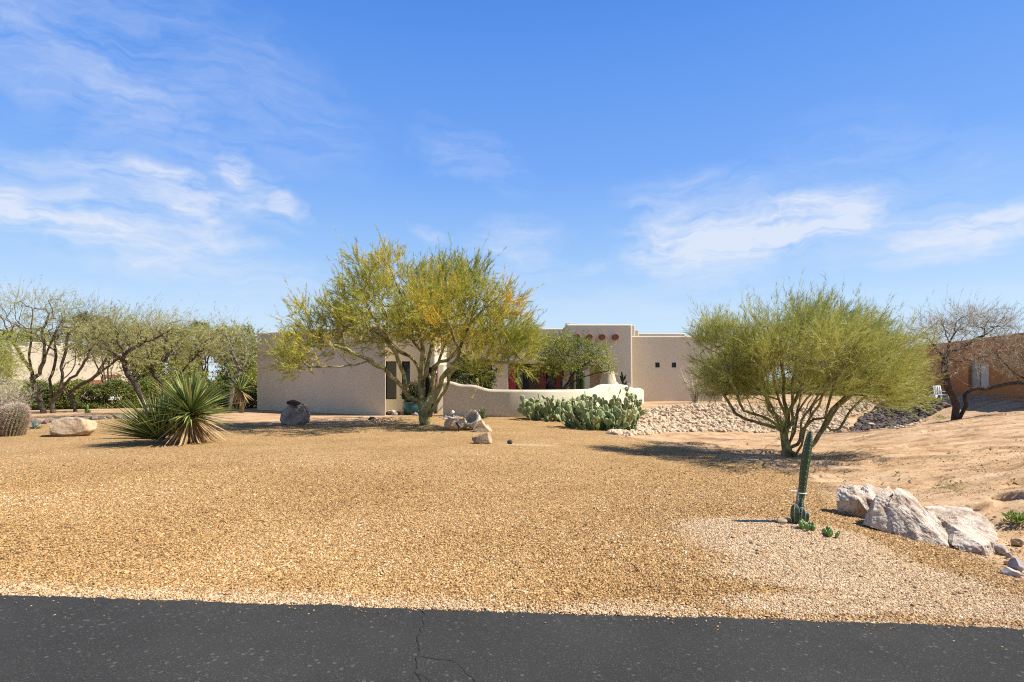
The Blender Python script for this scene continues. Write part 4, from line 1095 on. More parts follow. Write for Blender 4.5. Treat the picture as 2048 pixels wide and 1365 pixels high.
# ------------------------------------------------------------------ column cactus with stake, and small succulents
def column(path, rad, ribs=6, seg=5, depth=.22, spine=.012, spn=7):
    t = np.linspace(0, 1, len(path)); q = np.linspace(0, 1, 46)
    P = np.stack([np.interp(q, t, np.array(path)[:, k]) for k in range(3)], 1); Rr = np.interp(q, t, rad)
    sides = ribs * seg; a = np.arange(sides) / sides * 2 * np.pi
    pr = 1 - depth * (1 - np.abs(np.cos(a * ribs / 2)) ** .8)
    V, F = tube(P, Rr, sides, True, pr)
    tf = (np.abs(np.cos(a * ribs / 2)) > .9) * 1.0
    t1 = np.tile(tf, len(P) - 1); t2 = np.zeros(2 * sides)
    tt, nn, bb = frames(P)
    pp, dd = [], []
    for k in range(ribs):
        an = k / ribs * 2 * np.pi
        for u in np.linspace(.03, .99, 34):
            c = np.array([np.interp(u, q, P[:, m]) for m in range(3)]); r = np.interp(u, q, Rr); ii = int(u * 45)
            o3 = nn[ii] * math.cos(an) + bb[ii] * math.sin(an)
            for _ in range(spn): pp.append(c + o3 * r); dd.append(o3 + rng.normal(size=3) * .8)
    return (V, F, np.concatenate([t1, t2])), (np.array(pp), np.array(dd))
cb = at(1600, 1046); Yc = cb[1]
cc = thing('column_cactus', cb, 'tall thin green ribbed cactus leaning slightly right, tied to a grey stake', 'cactus')
path = [P3(x, y, Yc) for x, y in ((1600, 1048), (1600, 1030), (1601, 1012), (1602, 1003), (1603, 996), (1605, 975), (1608, 945), (1613, 910), (1617, 886), (1619, 872), (1621, 864), (1621.5, 861.5))]
s = Yc / FPX
(V, F, T), (sp_, sdir) = column(path, np.array([7.5, 8, 7, 4.4, 5.0, 7.0, 8.2, 8.6, 7.4, 5.4, 3.8, .8]) * s)
part('stem', Geo().add(V, F, 0), M['column'], cc)
V, F = blades(sp_, sdir, rng.uniform(.008, .02, len(sp_)), np.full(len(sp_), .0025)); part('spines', Geo().add(V, F, rng.random(len(sp_))), M['white_spine'], cc)
for x0, y0, x1, y1, r in ((1591, 1046, 1590, 1009, 8.5), (1597, 1050, 1597.5, 1020, 7), (1611, 1044, 1612, 1023, 6.5), (1604, 1048, 1605, 1016, 6)):
    pa = [P3(x0 + (x1 - x0) * t, y0 + (y1 - y0) * t, Yc - .03 - .02 * (r < 7)) for t in (0, .3, .6, .85, .97, 1)]
    (V, F, T), (sp_, sdir) = column(pa, np.array([.7, 1, 1, .8, .4, .1]) * r * s, 5)
    o = part('shoot', Geo().add(V, F, 0), M['column'], cc)
    V, F = blades(sp_, sdir, rng.uniform(.006, .015, len(sp_)), np.full(len(sp_), .0025)); part('spines', Geo().add(V, F, rng.random(len(sp_))), M['white_spine'], o)
sk = part('stake', Geo().add(*tube([P3(1588, 1030, Yc + .06), P3(1601, 962, Yc + .06)], .011, 6)), M['grey_metal'], loc=P3(1588, 1030, Yc + .06))
tag(sk, 'thin grey stake standing behind the tall thin cactus', 'stake')
tt_ = P3(1602, 986, Yc); a = np.linspace(0, 2 * np.pi, 25)
tie = part('tie', Geo().add(*tube(np.stack([tt_[0] - .006 + np.cos(a) * .075, tt_[1] + .035 + np.sin(a) * .075, tt_[2] + np.cos(a) * -.006], 1), .004, 5, False)), M['white'], loc=tt_)
tag(tie, 'white plastic tie looped round the tall cactus and its stake', 'tie')
def succulent(px, py, wpx, label):
    c = at(px, py); s = c[1] / FPX; t = thing('succulent', c, label, 'succulent'); g = Geo()
    for k in range(15):
        b = c + np.array([rng.normal() * wpx * s * .24, rng.normal() * wpx * s * .2, 0]); d = unit(np.array([(b - c)[0] * 5, (b - c)[1] * 5, .8 + rng.random() * .3]))
        L = rng.uniform(9, 18) * s; r = rng.uniform(3, 4.5) * s
        V, F = tube([b - d * .01, b + d * L * .4, b + d * L * .75, b + d * L * .95, b + d * L], [r * .7, r, r * .95, r * .55, r * .1], 10, True, 1 - .15 * (np.arange(10) % 2))
        g.add(V, F, rng.random() * .5)
    part('stems', g, M['succulent'], t)
succulent(1612, 1057, 32, 'low clump of stubby green cactus stems at the right foot of the tall thin cactus')
succulent(1657, 1071, 26, 'separate small clump of stubby green cactus in the gravel left of the granite boulders')

# ------------------------------------------------------------------ prickly pears
def pad_geo(c, up, nrm, L, W, th):
    a = np.linspace(0, 2 * np.pi, 14, endpoint=False); side = np.cross(up, nrm)
    u = (1 - np.cos(a)) / 2; wv = np.sin(a) * (.60 + .45 * u)
    rim = c + up * (u * L)[:, None] + side * (wv * W * .5)[:, None]
    def inner(k, t): 
        m_ = c + up * L * .52
        return m_ + (rim - m_) * k + nrm * t
    R_ = [inner(.55, th * .5), inner(.88, th * .38), rim, inner(.88, -th * .38), inner(.55, -th * .5)]
    V = np.concatenate(R_ + [[c + up * L * .52 + nrm * th * .55], [c + up * L * .52 - nrm * th * .55]])
    n = 14; i = np.arange(4)[:, None] * n; j = np.arange(n)[None]; j2 = (j + 1) % n
    F = np.stack([i + j, i + j2, i + n + j2, i + n + j], -1).reshape(-1, 4)
    j = np.arange(n); j2 = (j + 1) % n
    T = np.concatenate([np.stack([np.full(n, 5 * n), j2, j], 1), np.stack([np.full(n, 5 * n + 1), 4 * n + j, 4 * n + j2], 1)])
    return V, [F, T]
def prickly_pear(px, py, wpx, hpx, npads, label, seed, dpt=.8):
    rs = np.random.default_rng(seed)
    c = at(px, py); s = c[1] / FPX; Wd, Ht = wpx * s, hpx * s
    t = thing('prickly_pear', c, label, 'prickly pear', 'prickly pears by the courtyard wall')
    gs = Geo(); tips = []; made = 0
    def new(cpos, up, nrm, lvl, sc):
        nonlocal made
        L = rs.uniform(.24, .34) * sc; W = L * rs.uniform(.74, .95)
        V, F = pad_geo(cpos, up, nrm, L, W, .034)
        tt = np.clip(.15 + .15 * lvl + rs.normal(0, .16) + .12, 0, 1)
        tq = np.full(len(F[0]), tt); tq[14:42] = min(1, tt + .33); gs.add(V, F[0], tq); gs.F.append(F[1] + gs.n - len(V)); gs.T.append(np.full(len(F[1]), tt)); gs.M.append(np.zeros(len(F[1]), np.int32)); made += 1
        tips.append((cpos, up, nrm, L, W, lvl))
    nb_ = max(5, npads // 6)
    for k in range(nb_):
        r = math.sqrt(rs.random()); a_ = rs.uniform(0, 6.28)
        x, y = c[0] + math.cos(a_) * r * Wd * .44, c[1] + Wd * dpt * .42 + math.sin(a_) * r * Wd * dpt * .44
        up = unit(np.array([math.cos(a_) * r * .7 + rs.normal() * .2, math.sin(a_) * r * .5 + rs.normal() * .15, 1]))
        nn_ = rs.normal(size=3) + np.array([0, -.9, 0]); nn_[2] *= .2; nn_ = unit(nn_ - up * np.dot(nn_, up))
        new(np.array([x, y, hz(x, y) - .03]), up, nn_, 0, 1.05)
    k = 0; guard = 0
    while made < npads and guard < 40000:
        guard += 1
        cpos, up, nrm, L, W, lvl = tips[rs.integers(len(tips))]
        if lvl > 6: continue
        side = np.cross(up, nrm); an = rs.normal(0, .75)
        p_ = cpos + up * L * (.52 + .47 * math.cos(an)) + side * math.sin(an) * W * .5
        d = unit(up * math.cos(an) + side * math.sin(an) + np.array([0, 0, .55]) + rs.normal(size=3) * .18)
        rel = np.array([(p_[0] - c[0]) / (Wd * .55), (p_[1] - c[1] - Wd * dpt * .42) / (Wd * dpt * .55), (p_[2] + .12 - c[2]) / Ht])
        if rel[0] ** 2 + rel[1] ** 2 + max(rel[2], 0) ** 2.4 > 1.0 and rs.random() > .02: continue
        nn_ = nrm + rs.normal(size=3) * .55; nn_ = unit(nn_ - d * np.dot(nn_, d))
        new(p_ - d * .01, d, nn_, lvl + 1, 1.0 - .04 * lvl)
    part('pads', gs, M['pad'], t)
prickly_pear(1207, 863, 168, 88, 420, 'widest prickly pear mound, nearest the road at the left end of the riprap', 5)
prickly_pear(1092, 843, 108, 56, 210, 'low spreading prickly pear at the left, against the courtyard wall', 6, .6)
prickly_pear(1246, 838, 84, 72, 170, 'tall prickly pear at the back by the fireplace and the wall\'s right end', 7, .7)
prickly_pear(1150, 838, 84, 58, 150, 'dusty prickly pear behind the wide mound, in front of the middle of the wall', 8, .6)

# ------------------------------------------------------------------ trees
class Tree:
    """limbs first, then every crown target grows a branch from the nearest limb"""
    def __init__(s, root):
        s.pos = [np.array(root, float)]; s.par = [-1]; s.hand = [None]
    def _nearest(s, p):
        A = np.array(s.pos); return int(np.argmin(((A - p) ** 2).sum(1)))
    def limb(s, pts, step=.22, jit=.012):
        pts = [np.array(p, float) for p in pts]; cur = s._nearest(pts[0])
        # catmull-rom through the points
        Q = [s.pos[cur]] + pts[1:]; n = len(Q)
        for i in range(n - 1):
            p0 = Q[max(i - 1, 0)]; p1 = Q[i]; p2 = Q[i + 1]; p3 = Q[min(i + 2, n - 1)]
            m_ = max(1, int(np.linalg.norm(p2 - p1) / step))
            for k in range(1, m_ + 1):
                t = k / m_
                q = .5 * ((2 * p1) + (p2 - p0) * t + (2 * p0 - 5 * p1 + 4 * p2 - p3) * t ** 2 + (3 * p1 - p0 - 3 * p2 + p3) * t ** 3)
                s.pos.append(q + rng.normal(size=3) * jit); s.par.append(cur); cur = len(s.pos) - 1
        return s
    def fill(s, T, step=.25, jit=.03, up=.1, cosw=.7, sag=0.0):
        T = np.array(T); A = np.array(s.pos)
        d0 = np.array([((A - t) ** 2).sum(1).min() for t in T]); T = T[np.argsort(d0)]
        pos = np.zeros((len(A) + len(T) * 14, 3)); pos[:len(A)] = A; n = len(A)
        out = np.zeros_like(pos)
        for k in range(1, n): out[k] = unit(pos[k] - pos[s.par[k]])
        par = list(s.par)
        s.tips = []
        for t in T:
            v = t - pos[:n]; dist = np.linalg.norm(v, axis=1) + 1e-6
            cs = (v * out[:n]).sum(1) / dist
            cost = dist * (1 + cosw * (1 - cs)) + (v[:, 2] < -.3) * .2
            cost[0] += 5
            b = int(np.argmin(cost)); L = dist[b]
            m_ = int(np.clip(L / step, 1, 12)); c = pos[b] + out[b] * L * .45 + np.array([0, 0, up * L]); cur = b
            for q in range(1, m_ + 1):
                u = q / m_
                p = (1 - u) ** 2 * pos[b] + 2 * u * (1 - u) * c + u * u * t
                if q < m_: p = p + rng.normal(size=3) * jit * min(L, 1)
                p[2] -= sag * u * u * L
                if n >= len(pos): break
                pos[n] = p; out[n] = unit(p - pos[cur]); par.append(cur); cur = n; n += 1
            s.tips.append(cur)
        s.pos = [p for p in pos[:n]]; s.par = par
        return s
    def finish(s, rtrunk, rtip=.005, expo=.5):
        P = np.array(s.pos); par = np.array(s.par); n = len(P)
        ch = [[] for _ in range(n)]
        for k in range(1, n): ch[par[k]].append(k)
        cnt = np.zeros(n)
        for k in range(n - 1, -1, -1):
            cnt[k] = sum(cnt[c] for c in ch[k]) or 1
        s.P, s.parr, s.ch, s.cnt = P, par, ch, cnt
        s.r = rtip + (rtrunk - rtip) * ((cnt - 1) / max(cnt[0] - 1, 1)) ** expo
        s.dir = np.zeros_like(P)
        s.dir[1:] = unit(P[1:] - P[par[1:]])
        return s
    def wood(s, flare=1.35, rmin=0.0):
        g = Geo(); n = len(s.P)
        start = [(0, None)]
        while start:
            k, frm = start.pop()
            chain = [] if frm is None else [frm]
            cur = k
            while True:
                chain.append(cur)
                if not s.ch[cur]: break
                cs = sorted(s.ch[cur], key=lambda c: -s.cnt[c])
                for c in cs[1:]: start.append((c, cur))
                cur = cs[0]
            if len(chain) < 2: continue
            pts = s.P[chain]; r = s.r[chain].copy()
            if frm is not None: r[0] = r[1] if len(r) > 1 else r[0]
            else: r[0] *= flare
            m_ = r.max()
            if m_ < rmin: continue
            g.add(*tube(pts, r, 10 if m_ > .06 else (6 if m_ > .02 else 3), m_ > .02), 0)
        return g

def crown(blobs, n, Y0, power=2.4, deep=1.15):
    """points in ellipsoids given by photo column, row and half sizes at distance Y0"""
    W_ = np.array([b[2] * b[3] for b in blobs], float); W_ /= W_.sum(); out = []
    s = Y0 / FPX
    for b, k in zip(blobs, rng.multinomial(n, W_)):
        v = unit(rng.normal(size=(k, 3))) * (rng.random((k, 1)) ** (1 / power))
        dy = b[4] if len(b) > 4 else 0.0; ry = b[5] if len(b) > 5 else (b[2] + b[3]) * .5 * s * deep
        c = P3(b[0], b[1], Y0 ); 
        out.append(np.stack([c[0] + v[:, 0] * b[2] * s, c[1] + dy + v[:, 1] * ry, c[2] + v[:, 2] * b[3] * s], 1))
    return np.concatenate(out)

def sprays(tree, per, Lt, nb_, Lb, wb, spread=.55, up=.35, outw=.3, jit=.08, maxcnt=3, wind=(0, 0, 0), seedn=3, tscale=.55, tbias=0.0, leaf=False, tvar=.13, tamp=.42, droop=0.0, stem_w=.004, gap=None, wisp=.08):
    """feathery twigs: a stem strip with many small slips along it"""
    sel = np.nonzero(tree.cnt <= maxcnt)[0]; sel = sel[sel > 0]
    k = np.repeat(sel, per)
    if gap is not None:
        k = k[fbm(tree.P[k] * gap[0] + rng.normal(size=(len(k), 3)) * .05, seedn + 40, 3) > gap[1] + rng.normal(0, .08, len(k))]
    n = len(k)
    ctr = tree.P[sel].mean(0) - np.array([0, 0, .8])
    p = tree.P[k] + rng.normal(size=(n, 3)) * jit
    d = unit(tree.dir[k] * .55 + unit(p - ctr) * outw + np.array([0, 0, up]) + rng.normal(size=(n, 3)) * .42 + np.array(wind))
    L = Lt * rng.uniform(.5, 1.15, n); wz = rng.random(n) < wisp; L = np.where(wz, L * 1.75, L); d[wz] = unit(d[wz] + np.array([0, 0, .35]))
    g = Geo()
    big = fbm(p * tscale, seedn, 3)
    ts = np.clip(.5 + big * tamp + tbias + rng.normal(0, tvar * .7, n), 0, 1)
    # twig stems
    V, F = blades(p, d, L, np.full(n, stem_w)); g.add(V, F, np.clip(ts - .12, 0, 1))
    m = n * nb_; kk = np.repeat(np.arange(n), nb_); u = rng.random(m) ** .8
    q = p[kk] + d[kk] * (L[kk] * u)[:, None]
    q[:, 2] -= droop * (L[kk] * u) ** 2 / Lt
    dd = unit(d[kk] + rng.normal(size=(m, 3)) * spread + np.array(wind) * .4)
    tb = np.clip(ts[kk] + rng.normal(0, tvar, m), 0, 1)
    fn_ = leaflets if leaf else blades
    V, F = fn_(q, dd, Lb * rng.uniform(.55, 1.2, m), wb * rng.uniform(.7, 1.3, m)); g.add(V, F, tb)
    return g

def build_tree(name, loc, label, cat, tree, rtrunk, bark, leafm, spray, rtip=.005, expo=.5, group=None, trunk_name='trunk', rmin=0.0, extra=None):
    t = thing(name, loc, label, cat, group)
    tree.finish(rtrunk, rtip, expo)
    part(trunk_name, tree.wood(rmin=rmin), M[bark], t)
    g = sprays(tree, **spray)
    part('crown', g, M[leafm], t, smooth=False)
    return t

# ---- A: the big palo verde in front of the entry
YA = 20.2; rootA = at(852, 849)
def L(pts, Y0, d0, d1):
    n = len(pts); return [P3(x, y, Y0 + d0 + (d1 - d0) * k / max(1, n - 1)) for k, (x, y) in enumerate(pts)]
T = Tree(rootA - np.array([0, 0, .12]))
T.limb([rootA, *L([(849, 838), (847, 826), (846, 815)], YA, 0, 0)])
T.limb(L([(846, 815), (838, 807), (829, 802), (818, 796), (811, 786), (806, 776), (800, 770), (792, 760), (782, 752), (768, 738), (758, 733), (748, 729), (741, 720), (728, 714), (712, 710), (694, 699), (672, 692), (645, 690), (610, 694)], YA, 0, -1.6))
T.limb(L([(811, 786), (811, 769), (809, 757), (807, 745), (801, 733), (796, 722), (792, 705), (782, 692), (772, 674), (756, 650), (738, 618), (722, 580)], YA, 0, -1.2))
T.limb(L([(846, 813), (843, 800), (843, 785), (843, 769), (840, 755), (838, 744), (835, 732), (826, 719), (817, 713), (806, 709), (795, 704), (780, 690), (760, 670), (730, 655), (690, 640), (650, 615)], YA, .1, 1.7))
T.limb(L([(838, 744), (842, 730), (845, 715), (846, 700), (840, 672), (826, 640), (806, 600), (786, 550)], YA, .2, .4))
T.limb(L([(843, 769), (851, 750), (855, 735), (858, 715), (864, 690), (872, 650), (876, 600), (878, 555)], YA, .1, .9))
T.limb(L([(852, 840), (855, 828), (858, 812), (864, 800), (872, 789), (877, 778), (881, 768), (884, 757), (893, 745), (904, 735), (918, 722), (940, 706), (965, 690), (1000, 672), (1040, 655)], YA, 0, -1.1))
T.limb(L([(858, 812), (861, 790), (864, 775), (860, 760), (856, 748), (852, 730), (848, 712), (836, 695), (815, 672)], YA, .15, 1.6))
T.limb(L([(864, 775), (866, 752), (868, 735), (880, 724), (893, 722), (905, 712), (922, 690), (935, 655), (950, 610), (958, 570)], YA, .2, .6))
T.limb(L([(855, 840), (861, 832), (866, 818), (874, 807), (883, 792), (890, 783), (894, 775), (898, 764), (899, 752), (908, 740), (930, 728), (965, 722), (1000, 725), (1035, 728)], YA, -.15, -1.9))
T.limb(L([(904, 735), (915, 715), (925, 690), (940, 650), (975, 610), (1010, 585)], YA, -.5, -1.6))
T.limb(L([(866, 752), (876, 725), (890, 690), (915, 640), (925, 590), (920, 545)], YA, .4, 2.0))
T.limb(L([(748, 729), (735, 725), (712, 728), (680, 734), (640, 735), (600, 735)], YA, -.9, -2.4))
blobsA = [(628, 655, 44, 52, -.6), (656, 700, 56, 40, -1.2), (630, 725, 32, 24, -1.6), (695, 612, 58, 54, .5), (737, 577, 54, 56, -.4), (775, 548, 44, 50, .3), (840, 608, 74, 72, 0),
          (880, 575, 54, 56, .4), (936, 587, 56, 58, -.3), (980, 627, 62, 54, -.6), (1020, 667, 44, 42, -1.0), (1042, 692, 24, 34, -1.4), (982, 692, 72, 44, -1.2), (770, 660, 84, 48, .6), (905, 665, 76, 46, .8), (702, 665, 54, 42, -.8), (850, 640, 110, 48, 2.3), (850, 640, 110, 48, -2.0), (1028, 722, 34, 30, -1.8), (960, 735, 34, 18, -2.0)]
T.fill(crown(blobsA, 1250, YA, deep=1.4), .24, .05, .12)
build_tree('palo_verde_tree', rootA, 'large spreading ochre-tinged palo verde with thick pale green limbs before the entry', 'tree', T, .20, 'pv_bark', 'pv_leaf',
           dict(per=6, Lt=.60, nb_=28, Lb=.18, wb=.0135, spread=.36, up=.46, outw=.35, jit=.08, maxcnt=2, tscale=.75, tbias=.05, tamp=.55, tvar=.14, seedn=12, gap=(1.2, -.27), wisp=.10), .005, .50)

# ---- B: the dense broom-like palo verde on the right
YB = 13.6; rootB = at(1574, 914); YB = float(rootB[1])
T = Tree(rootB - np.array([0, 0, .1]))
T.limb([rootB, *L([(1573, 900), (1570, 885), (1568, 868)], YB, 0, 0)])
LB = [([(1568, 868), (1552, 850), (1536, 839), (1517, 831), (1500, 826), (1488, 822), (1480, 809), (1473, 786), (1464, 765), (1452, 740)], 0, -.7),
      ([(1568, 868), (1556, 857), (1526, 850), (1491, 838), (1471, 826), (1456, 803), (1440, 778), (1425, 745)], 0, .7),
      ([(1568, 868), (1563, 845), (1552, 830), (1539, 820), (1531, 785), (1522, 745), (1510, 700)], 0, .5),
      ([(1570, 872), (1575, 850), (1575, 826), (1568, 802), (1568, 764), (1560, 710), (1550, 660)], 0, .3),
      ([(1570, 872), (1582, 850), (1585, 819), (1585, 775), (1592, 720), (1600, 660)], 0, -.4),
      ([(1573, 890), (1590, 864), (1597, 826), (1615, 798), (1635, 776), (1655, 740), (1670, 700)], .1, 1.0),
      ([(1574, 900), (1594, 890), (1601, 877), (1604, 863), (1615, 848), (1628, 839), (1650, 836), (1655, 812), (1668, 774), (1690, 735)], 0, -.6),
      ([(1574, 905), (1596, 915), (1612, 905), (1630, 884), (1640, 868), (1654, 852), (1662, 836), (1680, 812), (1712, 784), (1750, 750)], -.1, -.9),
      ([(1654, 854), (1662, 860), (1680, 857), (1689, 840), (1710, 812), (1738, 790), (1765, 770), (1800, 745)], -.6, .4),
      ([(1568, 866), (1556, 845), (1545, 815), (1520, 780), (1495, 750)], .1, 1.3),
      ([(1575, 850), (1568, 820), (1558, 800), (1535, 792), (1505, 782), (1480, 760), (1460, 720)], .2, 1.2),
      ([(1590, 864), (1603, 840), (1622, 815), (1640, 785), (1660, 755), (1700, 720)], -.1, -1.3),
      ([(1585, 819), (1596, 790), (1612, 760), (1625, 720), (1640, 660)], .0, .9),
      ([(1574, 892), (1583, 870), (1590, 840), (1600, 805), (1605, 770), (1618, 720)], .2, 1.4), ([(1570, 880), (1562, 855), (1548, 838), (1538, 810), (1536, 770), (1528, 720)], -.1, -1.2),
      ([(1594, 890), (1600, 868), (1606, 835), (1622, 800), (1645, 770), (1690, 735)], .0, 1.6), ([(1615, 848), (1622, 822), (1640, 795), (1665, 768), (1700, 745)], -.3, -1.2),
      ([(1526, 850), (1512, 835), (1503, 815), (1492, 795), (1478, 765)], .4, 1.4), ([(1640, 868), (1650, 845), (1665, 820), (1690, 795), (1730, 765)], -.5, -.2),
      ([(1574, 905), (1592, 908), (1604, 890), (1608, 866), (1618, 840), (1636, 812), (1650, 780), (1680, 750)], -.2, -1.6), ([(1579, 862), (1572, 835), (1560, 808), (1552, 780), (1545, 740)], .1, -.8)]
for pts, a_, b_ in LB: T.limb(L(pts, YB, a_, b_), .16, .008)
blobsB = [(1442, 712, 44, 42, 0), (1440, 680, 34, 28, .3), (1488, 692, 54, 50, -.3), (1540, 678, 53, 52, .3), (1598, 668, 54, 52, -.2), (1650, 674, 52, 52, .3), (1692, 694, 50, 48, -.2), (1730, 720, 46, 46, .2), (1760, 744, 40, 40, -.2),
          (1600, 712, 120, 36, 1.5), (1600, 712, 120, 36, -1.5), (1680, 750, 76, 42, -.8), (1500, 748, 66, 30, .6), (1774, 774, 34, 28, 0), (1715, 790, 60, 26, -.8), (1436, 752, 34, 30, -.2), (1590, 754, 95, 20, .3), (1660, 778, 60, 24, 1.2), (1530, 772, 50, 18, 1.0), (1606, 776, 44, 14, -1.2), (1462, 780, 34, 18, .6), (1770, 795, 26, 14, -.3), (1510, 792, 22, 12, .2)]
T.fill(crown(blobsB, 1500, YB, deep=1.5), .18, .03, .10)
build_tree('palo_verde_tree', rootB, 'dense broom-like green palo verde with many slender stems behind the tall thin cactus', 'tree', T, .115, 'pv2_bark', 'pv2_leaf',
           dict(per=8, Lt=.55, nb_=20, Lb=.17, wb=.0078, spread=.36, up=.42, outw=.5, jit=.06, maxcnt=2, wind=(.14, 0, .0), tscale=1.0, tbias=.04, tamp=.35, tvar=.13, seedn=15, stem_w=.003, gap=(1.4, -.24), wisp=.10), .003, .46)

# ---- C: green mesquite inside the courtyard
YC = 28.6; rc = np.array([w(1120, YC), YC, .1])
T = Tree(rc)
for pts in ([(1120, 800), (1112, 775), (1100, 755), (1088, 735), (1075, 715)], [(1120, 800), (1122, 770), (1125, 745), (1120, 715), (1112, 690)], [(1120, 800), (1130, 775), (1142, 755), (1160, 735), (1185, 720), (1205, 715)], [(1120, 800), (1138, 770), (1160, 757), (1190, 748), (1215, 742)], [(1120, 795), (1108, 772), (1090, 760), (1070, 748)]):
    T.limb(L(pts, YC, 0, rng.uniform(-.8, .8)), .2, .02)
T.fill(crown([(1120, 695, 46, 30), (1090, 705, 35, 38), (1150, 705, 45, 34), (1185, 715, 40, 28), (1205, 730, 28, 20), (1140, 735, 60, 20), (1105, 735, 40, 22), (1222, 745, 12, 8, -.4)], 620, YC), .2, .05, .1)
build_tree('mesquite_tree', rc, 'rounded bright green small-leaved tree with dark branches inside the courtyard', 'tree', T, .10, 'dark_bark', 'bright_leaf',
           dict(per=3, Lt=.34, nb_=12, Lb=.09, wb=.034, spread=.9, up=.2, outw=.3, jit=.08, maxcnt=2, leaf=True, tscale=1.2, tbias=.1, tamp=.7, tvar=.2))
# ---- courtyard shrub left of it
YS = 27.4; rs_ = np.array([w(945, YS), YS, .05]); T = Tree(rs_)
for k in range(7): T.limb([rs_, rs_ + np.array([rng.uniform(-.5, .5), rng.uniform(-.3, .3), .7]), rs_ + np.array([rng.uniform(-1, 1), rng.uniform(-.5, .5), 1.7])], .2, .02)
T.fill(crown([(945, 757, 42, 26), (930, 740, 30, 20), (965, 745, 26, 22), (912, 748, 14, 18)], 300, YS), .2, .04)
build_tree('shrub', rs_, 'dark green glossy shrub behind the stepped left part of the courtyard wall', 'shrub', T, .04, 'dark_bark', 'dark_leaf',
           dict(per=3, Lt=.25, nb_=10, Lb=.11, wb=.055, spread=1.0, up=.1, maxcnt=2, leaf=True, tamp=.6, tvar=.2), trunk_name='stems')
# ---- courtyard columnar cacti
for pxv, top, lab in ((1143, 738, 'tall dark columnar cactus in the courtyard behind the green tree, left one'), (1157, 731, 'tallest dark columnar cactus in the courtyard between two others'), (1165, 742, 'dark columnar cactus in the courtyard nearest the white portal post')):
    c = np.array([w(pxv, 31), 31.0, .15]); t = thing('columnar_cactus', c, lab, 'cactus', 'columnar cacti in the courtyard')
    (V, F, tf), (sp_, sd_) = column([c, c + [0, 0, .8], P3(pxv, top + 8, 31), P3(pxv, top + 2, 31), P3(pxv, top, 31)], [.12, .13, .13, .08, .01], 8, 3, spn=2)
    part('stem', Geo().add(V, F, 0), M['column'], t)
c = np.array([w(1247, 31.5), 31.5, .2]); t = thing('cholla_cactus', c, 'small dark branching cactus against the wall right of the fireplace chimney', 'cactus')
g = Geo()
for a0, a1, b0, b1 in ((1247, 800, 1245, 745), (1246, 768, 1240, 752), (1246, 762, 1252, 750), (1245, 757, 1243, 744), (1246, 775, 1254, 762)): g.add(*tube([P3(a0, a1, 31.5), P3((a0 + b0) / 2 + .6, (a1 + b1) / 2, 31.5), P3(b0, b1, 31.5)], [.05, .06, .035], 8))
part('stems', g, M['dark_leaf'], t)
# ---- potted bush by the windows
c = np.array([w(826, 25.9), 25.9, .0]); t = thing('potted_bush', c, 'reddish-topped bush in a dark glazed pot under the entry windows', 'potted plant')
part('pot', Geo().add(*lathe(c, [(.01, 0), (.32, 0), (.44, .2), (.48, .42), (.44, .52), (.48, .56), (.47, .6), (.40, .6), (.40, .5), (.01, .48)], 28)), M['teal_pot'], t)
pp = c + np.array([0, 0, .95]) + unit(rng.normal(size=(900, 3))) * rng.random((900, 1)) ** .4 * np.array([.50, .45, .55])
g = Geo()
q = np.repeat(pp, 5, 0) + rng.normal(size=(4500, 3)) * .05; V, F = leaflets(q, rng.normal(size=q.shape) + [0, 0, .3], np.full(4500, .09), np.full(4500, .04)); g.add(V, F, np.clip((q[:, 2] - .7) * .6 + rng.normal(0, .18, 4500), 0, 1))
M['red_bush'] = foliage_mat('red_tinged_leaf', [(0, (.03, .045, .015)), (.45, (.08, .085, .025)), (.75, (.26, .12, .03)), (1, (.36, .19, .05))])
part('foliage', g, M['red_bush'], t, smooth=False)
pc = np.array([w(896, 24.6), 24.6, 0])

# ---- D: bare-limbed mesquites on the left
def traced(name, root_px, Y0, limbs, blobs, n, label, rtrunk, bark, leafm, spray, dj=.8, expo=.5, cat='tree', rtip=.005, step=.3, power=2.2, jit=.06):
    r0 = np.array([w(root_px[0], Y0), Y0, hz(w(root_px[0], Y0), Y0)])
    T = Tree(r0 - np.array([0, 0, .15])); 
    for pts in limbs: 
        P = L(pts, Y0, 0, rng.uniform(-dj, dj))
        T.limb(P, .25, .025)
    T.fill(crown(blobs, n, Y0, power), step, jit, .08)
    return build_tree(name, r0, label, cat, T, rtrunk, bark, leafm, spray, rtip, expo)
sparse = dict(per=2, Lt=.8, nb_=15, Lb=.16, wb=.012, spread=.5, up=.32, outw=.35, jit=.1, maxcnt=2, leaf=False, tscale=.7, tamp=.5, tvar=.2, tbias=.02, wind=(.25, 0, 0), stem_w=.011)
traced('mesquite_tree', (88, 828), 27.5,
       [[(88, 828), (83, 806), (78, 781), (75, 755)], [(78, 781), (60, 763), (37, 746), (27, 738)], [(75, 755), (64, 745), (55, 730), (39, 705), (25, 677), (12, 655), (2, 630), (-12, 600)], [(75, 755), (60, 735), (58, 715), (62, 680), (63, 640), (70, 600)], [(78, 760), (78, 746), (88, 714), (90, 689), (86, 660), (100, 620)], [(88, 714), (110, 670), (130, 630)], [(83, 775), (98, 757), (104, 750)]],
       [(20, 640, 50, 50), (70, 625, 45, 40), (118, 625, 45, 42), (-20, 660, 40, 50), (40, 680, 60, 36), (100, 670, 50, 36)], 330, 'tall thin-crowned mesquite with a dark single trunk, leftmost behind the driveway', .125, 'mq_bark', 'mq_leaf', sparse)
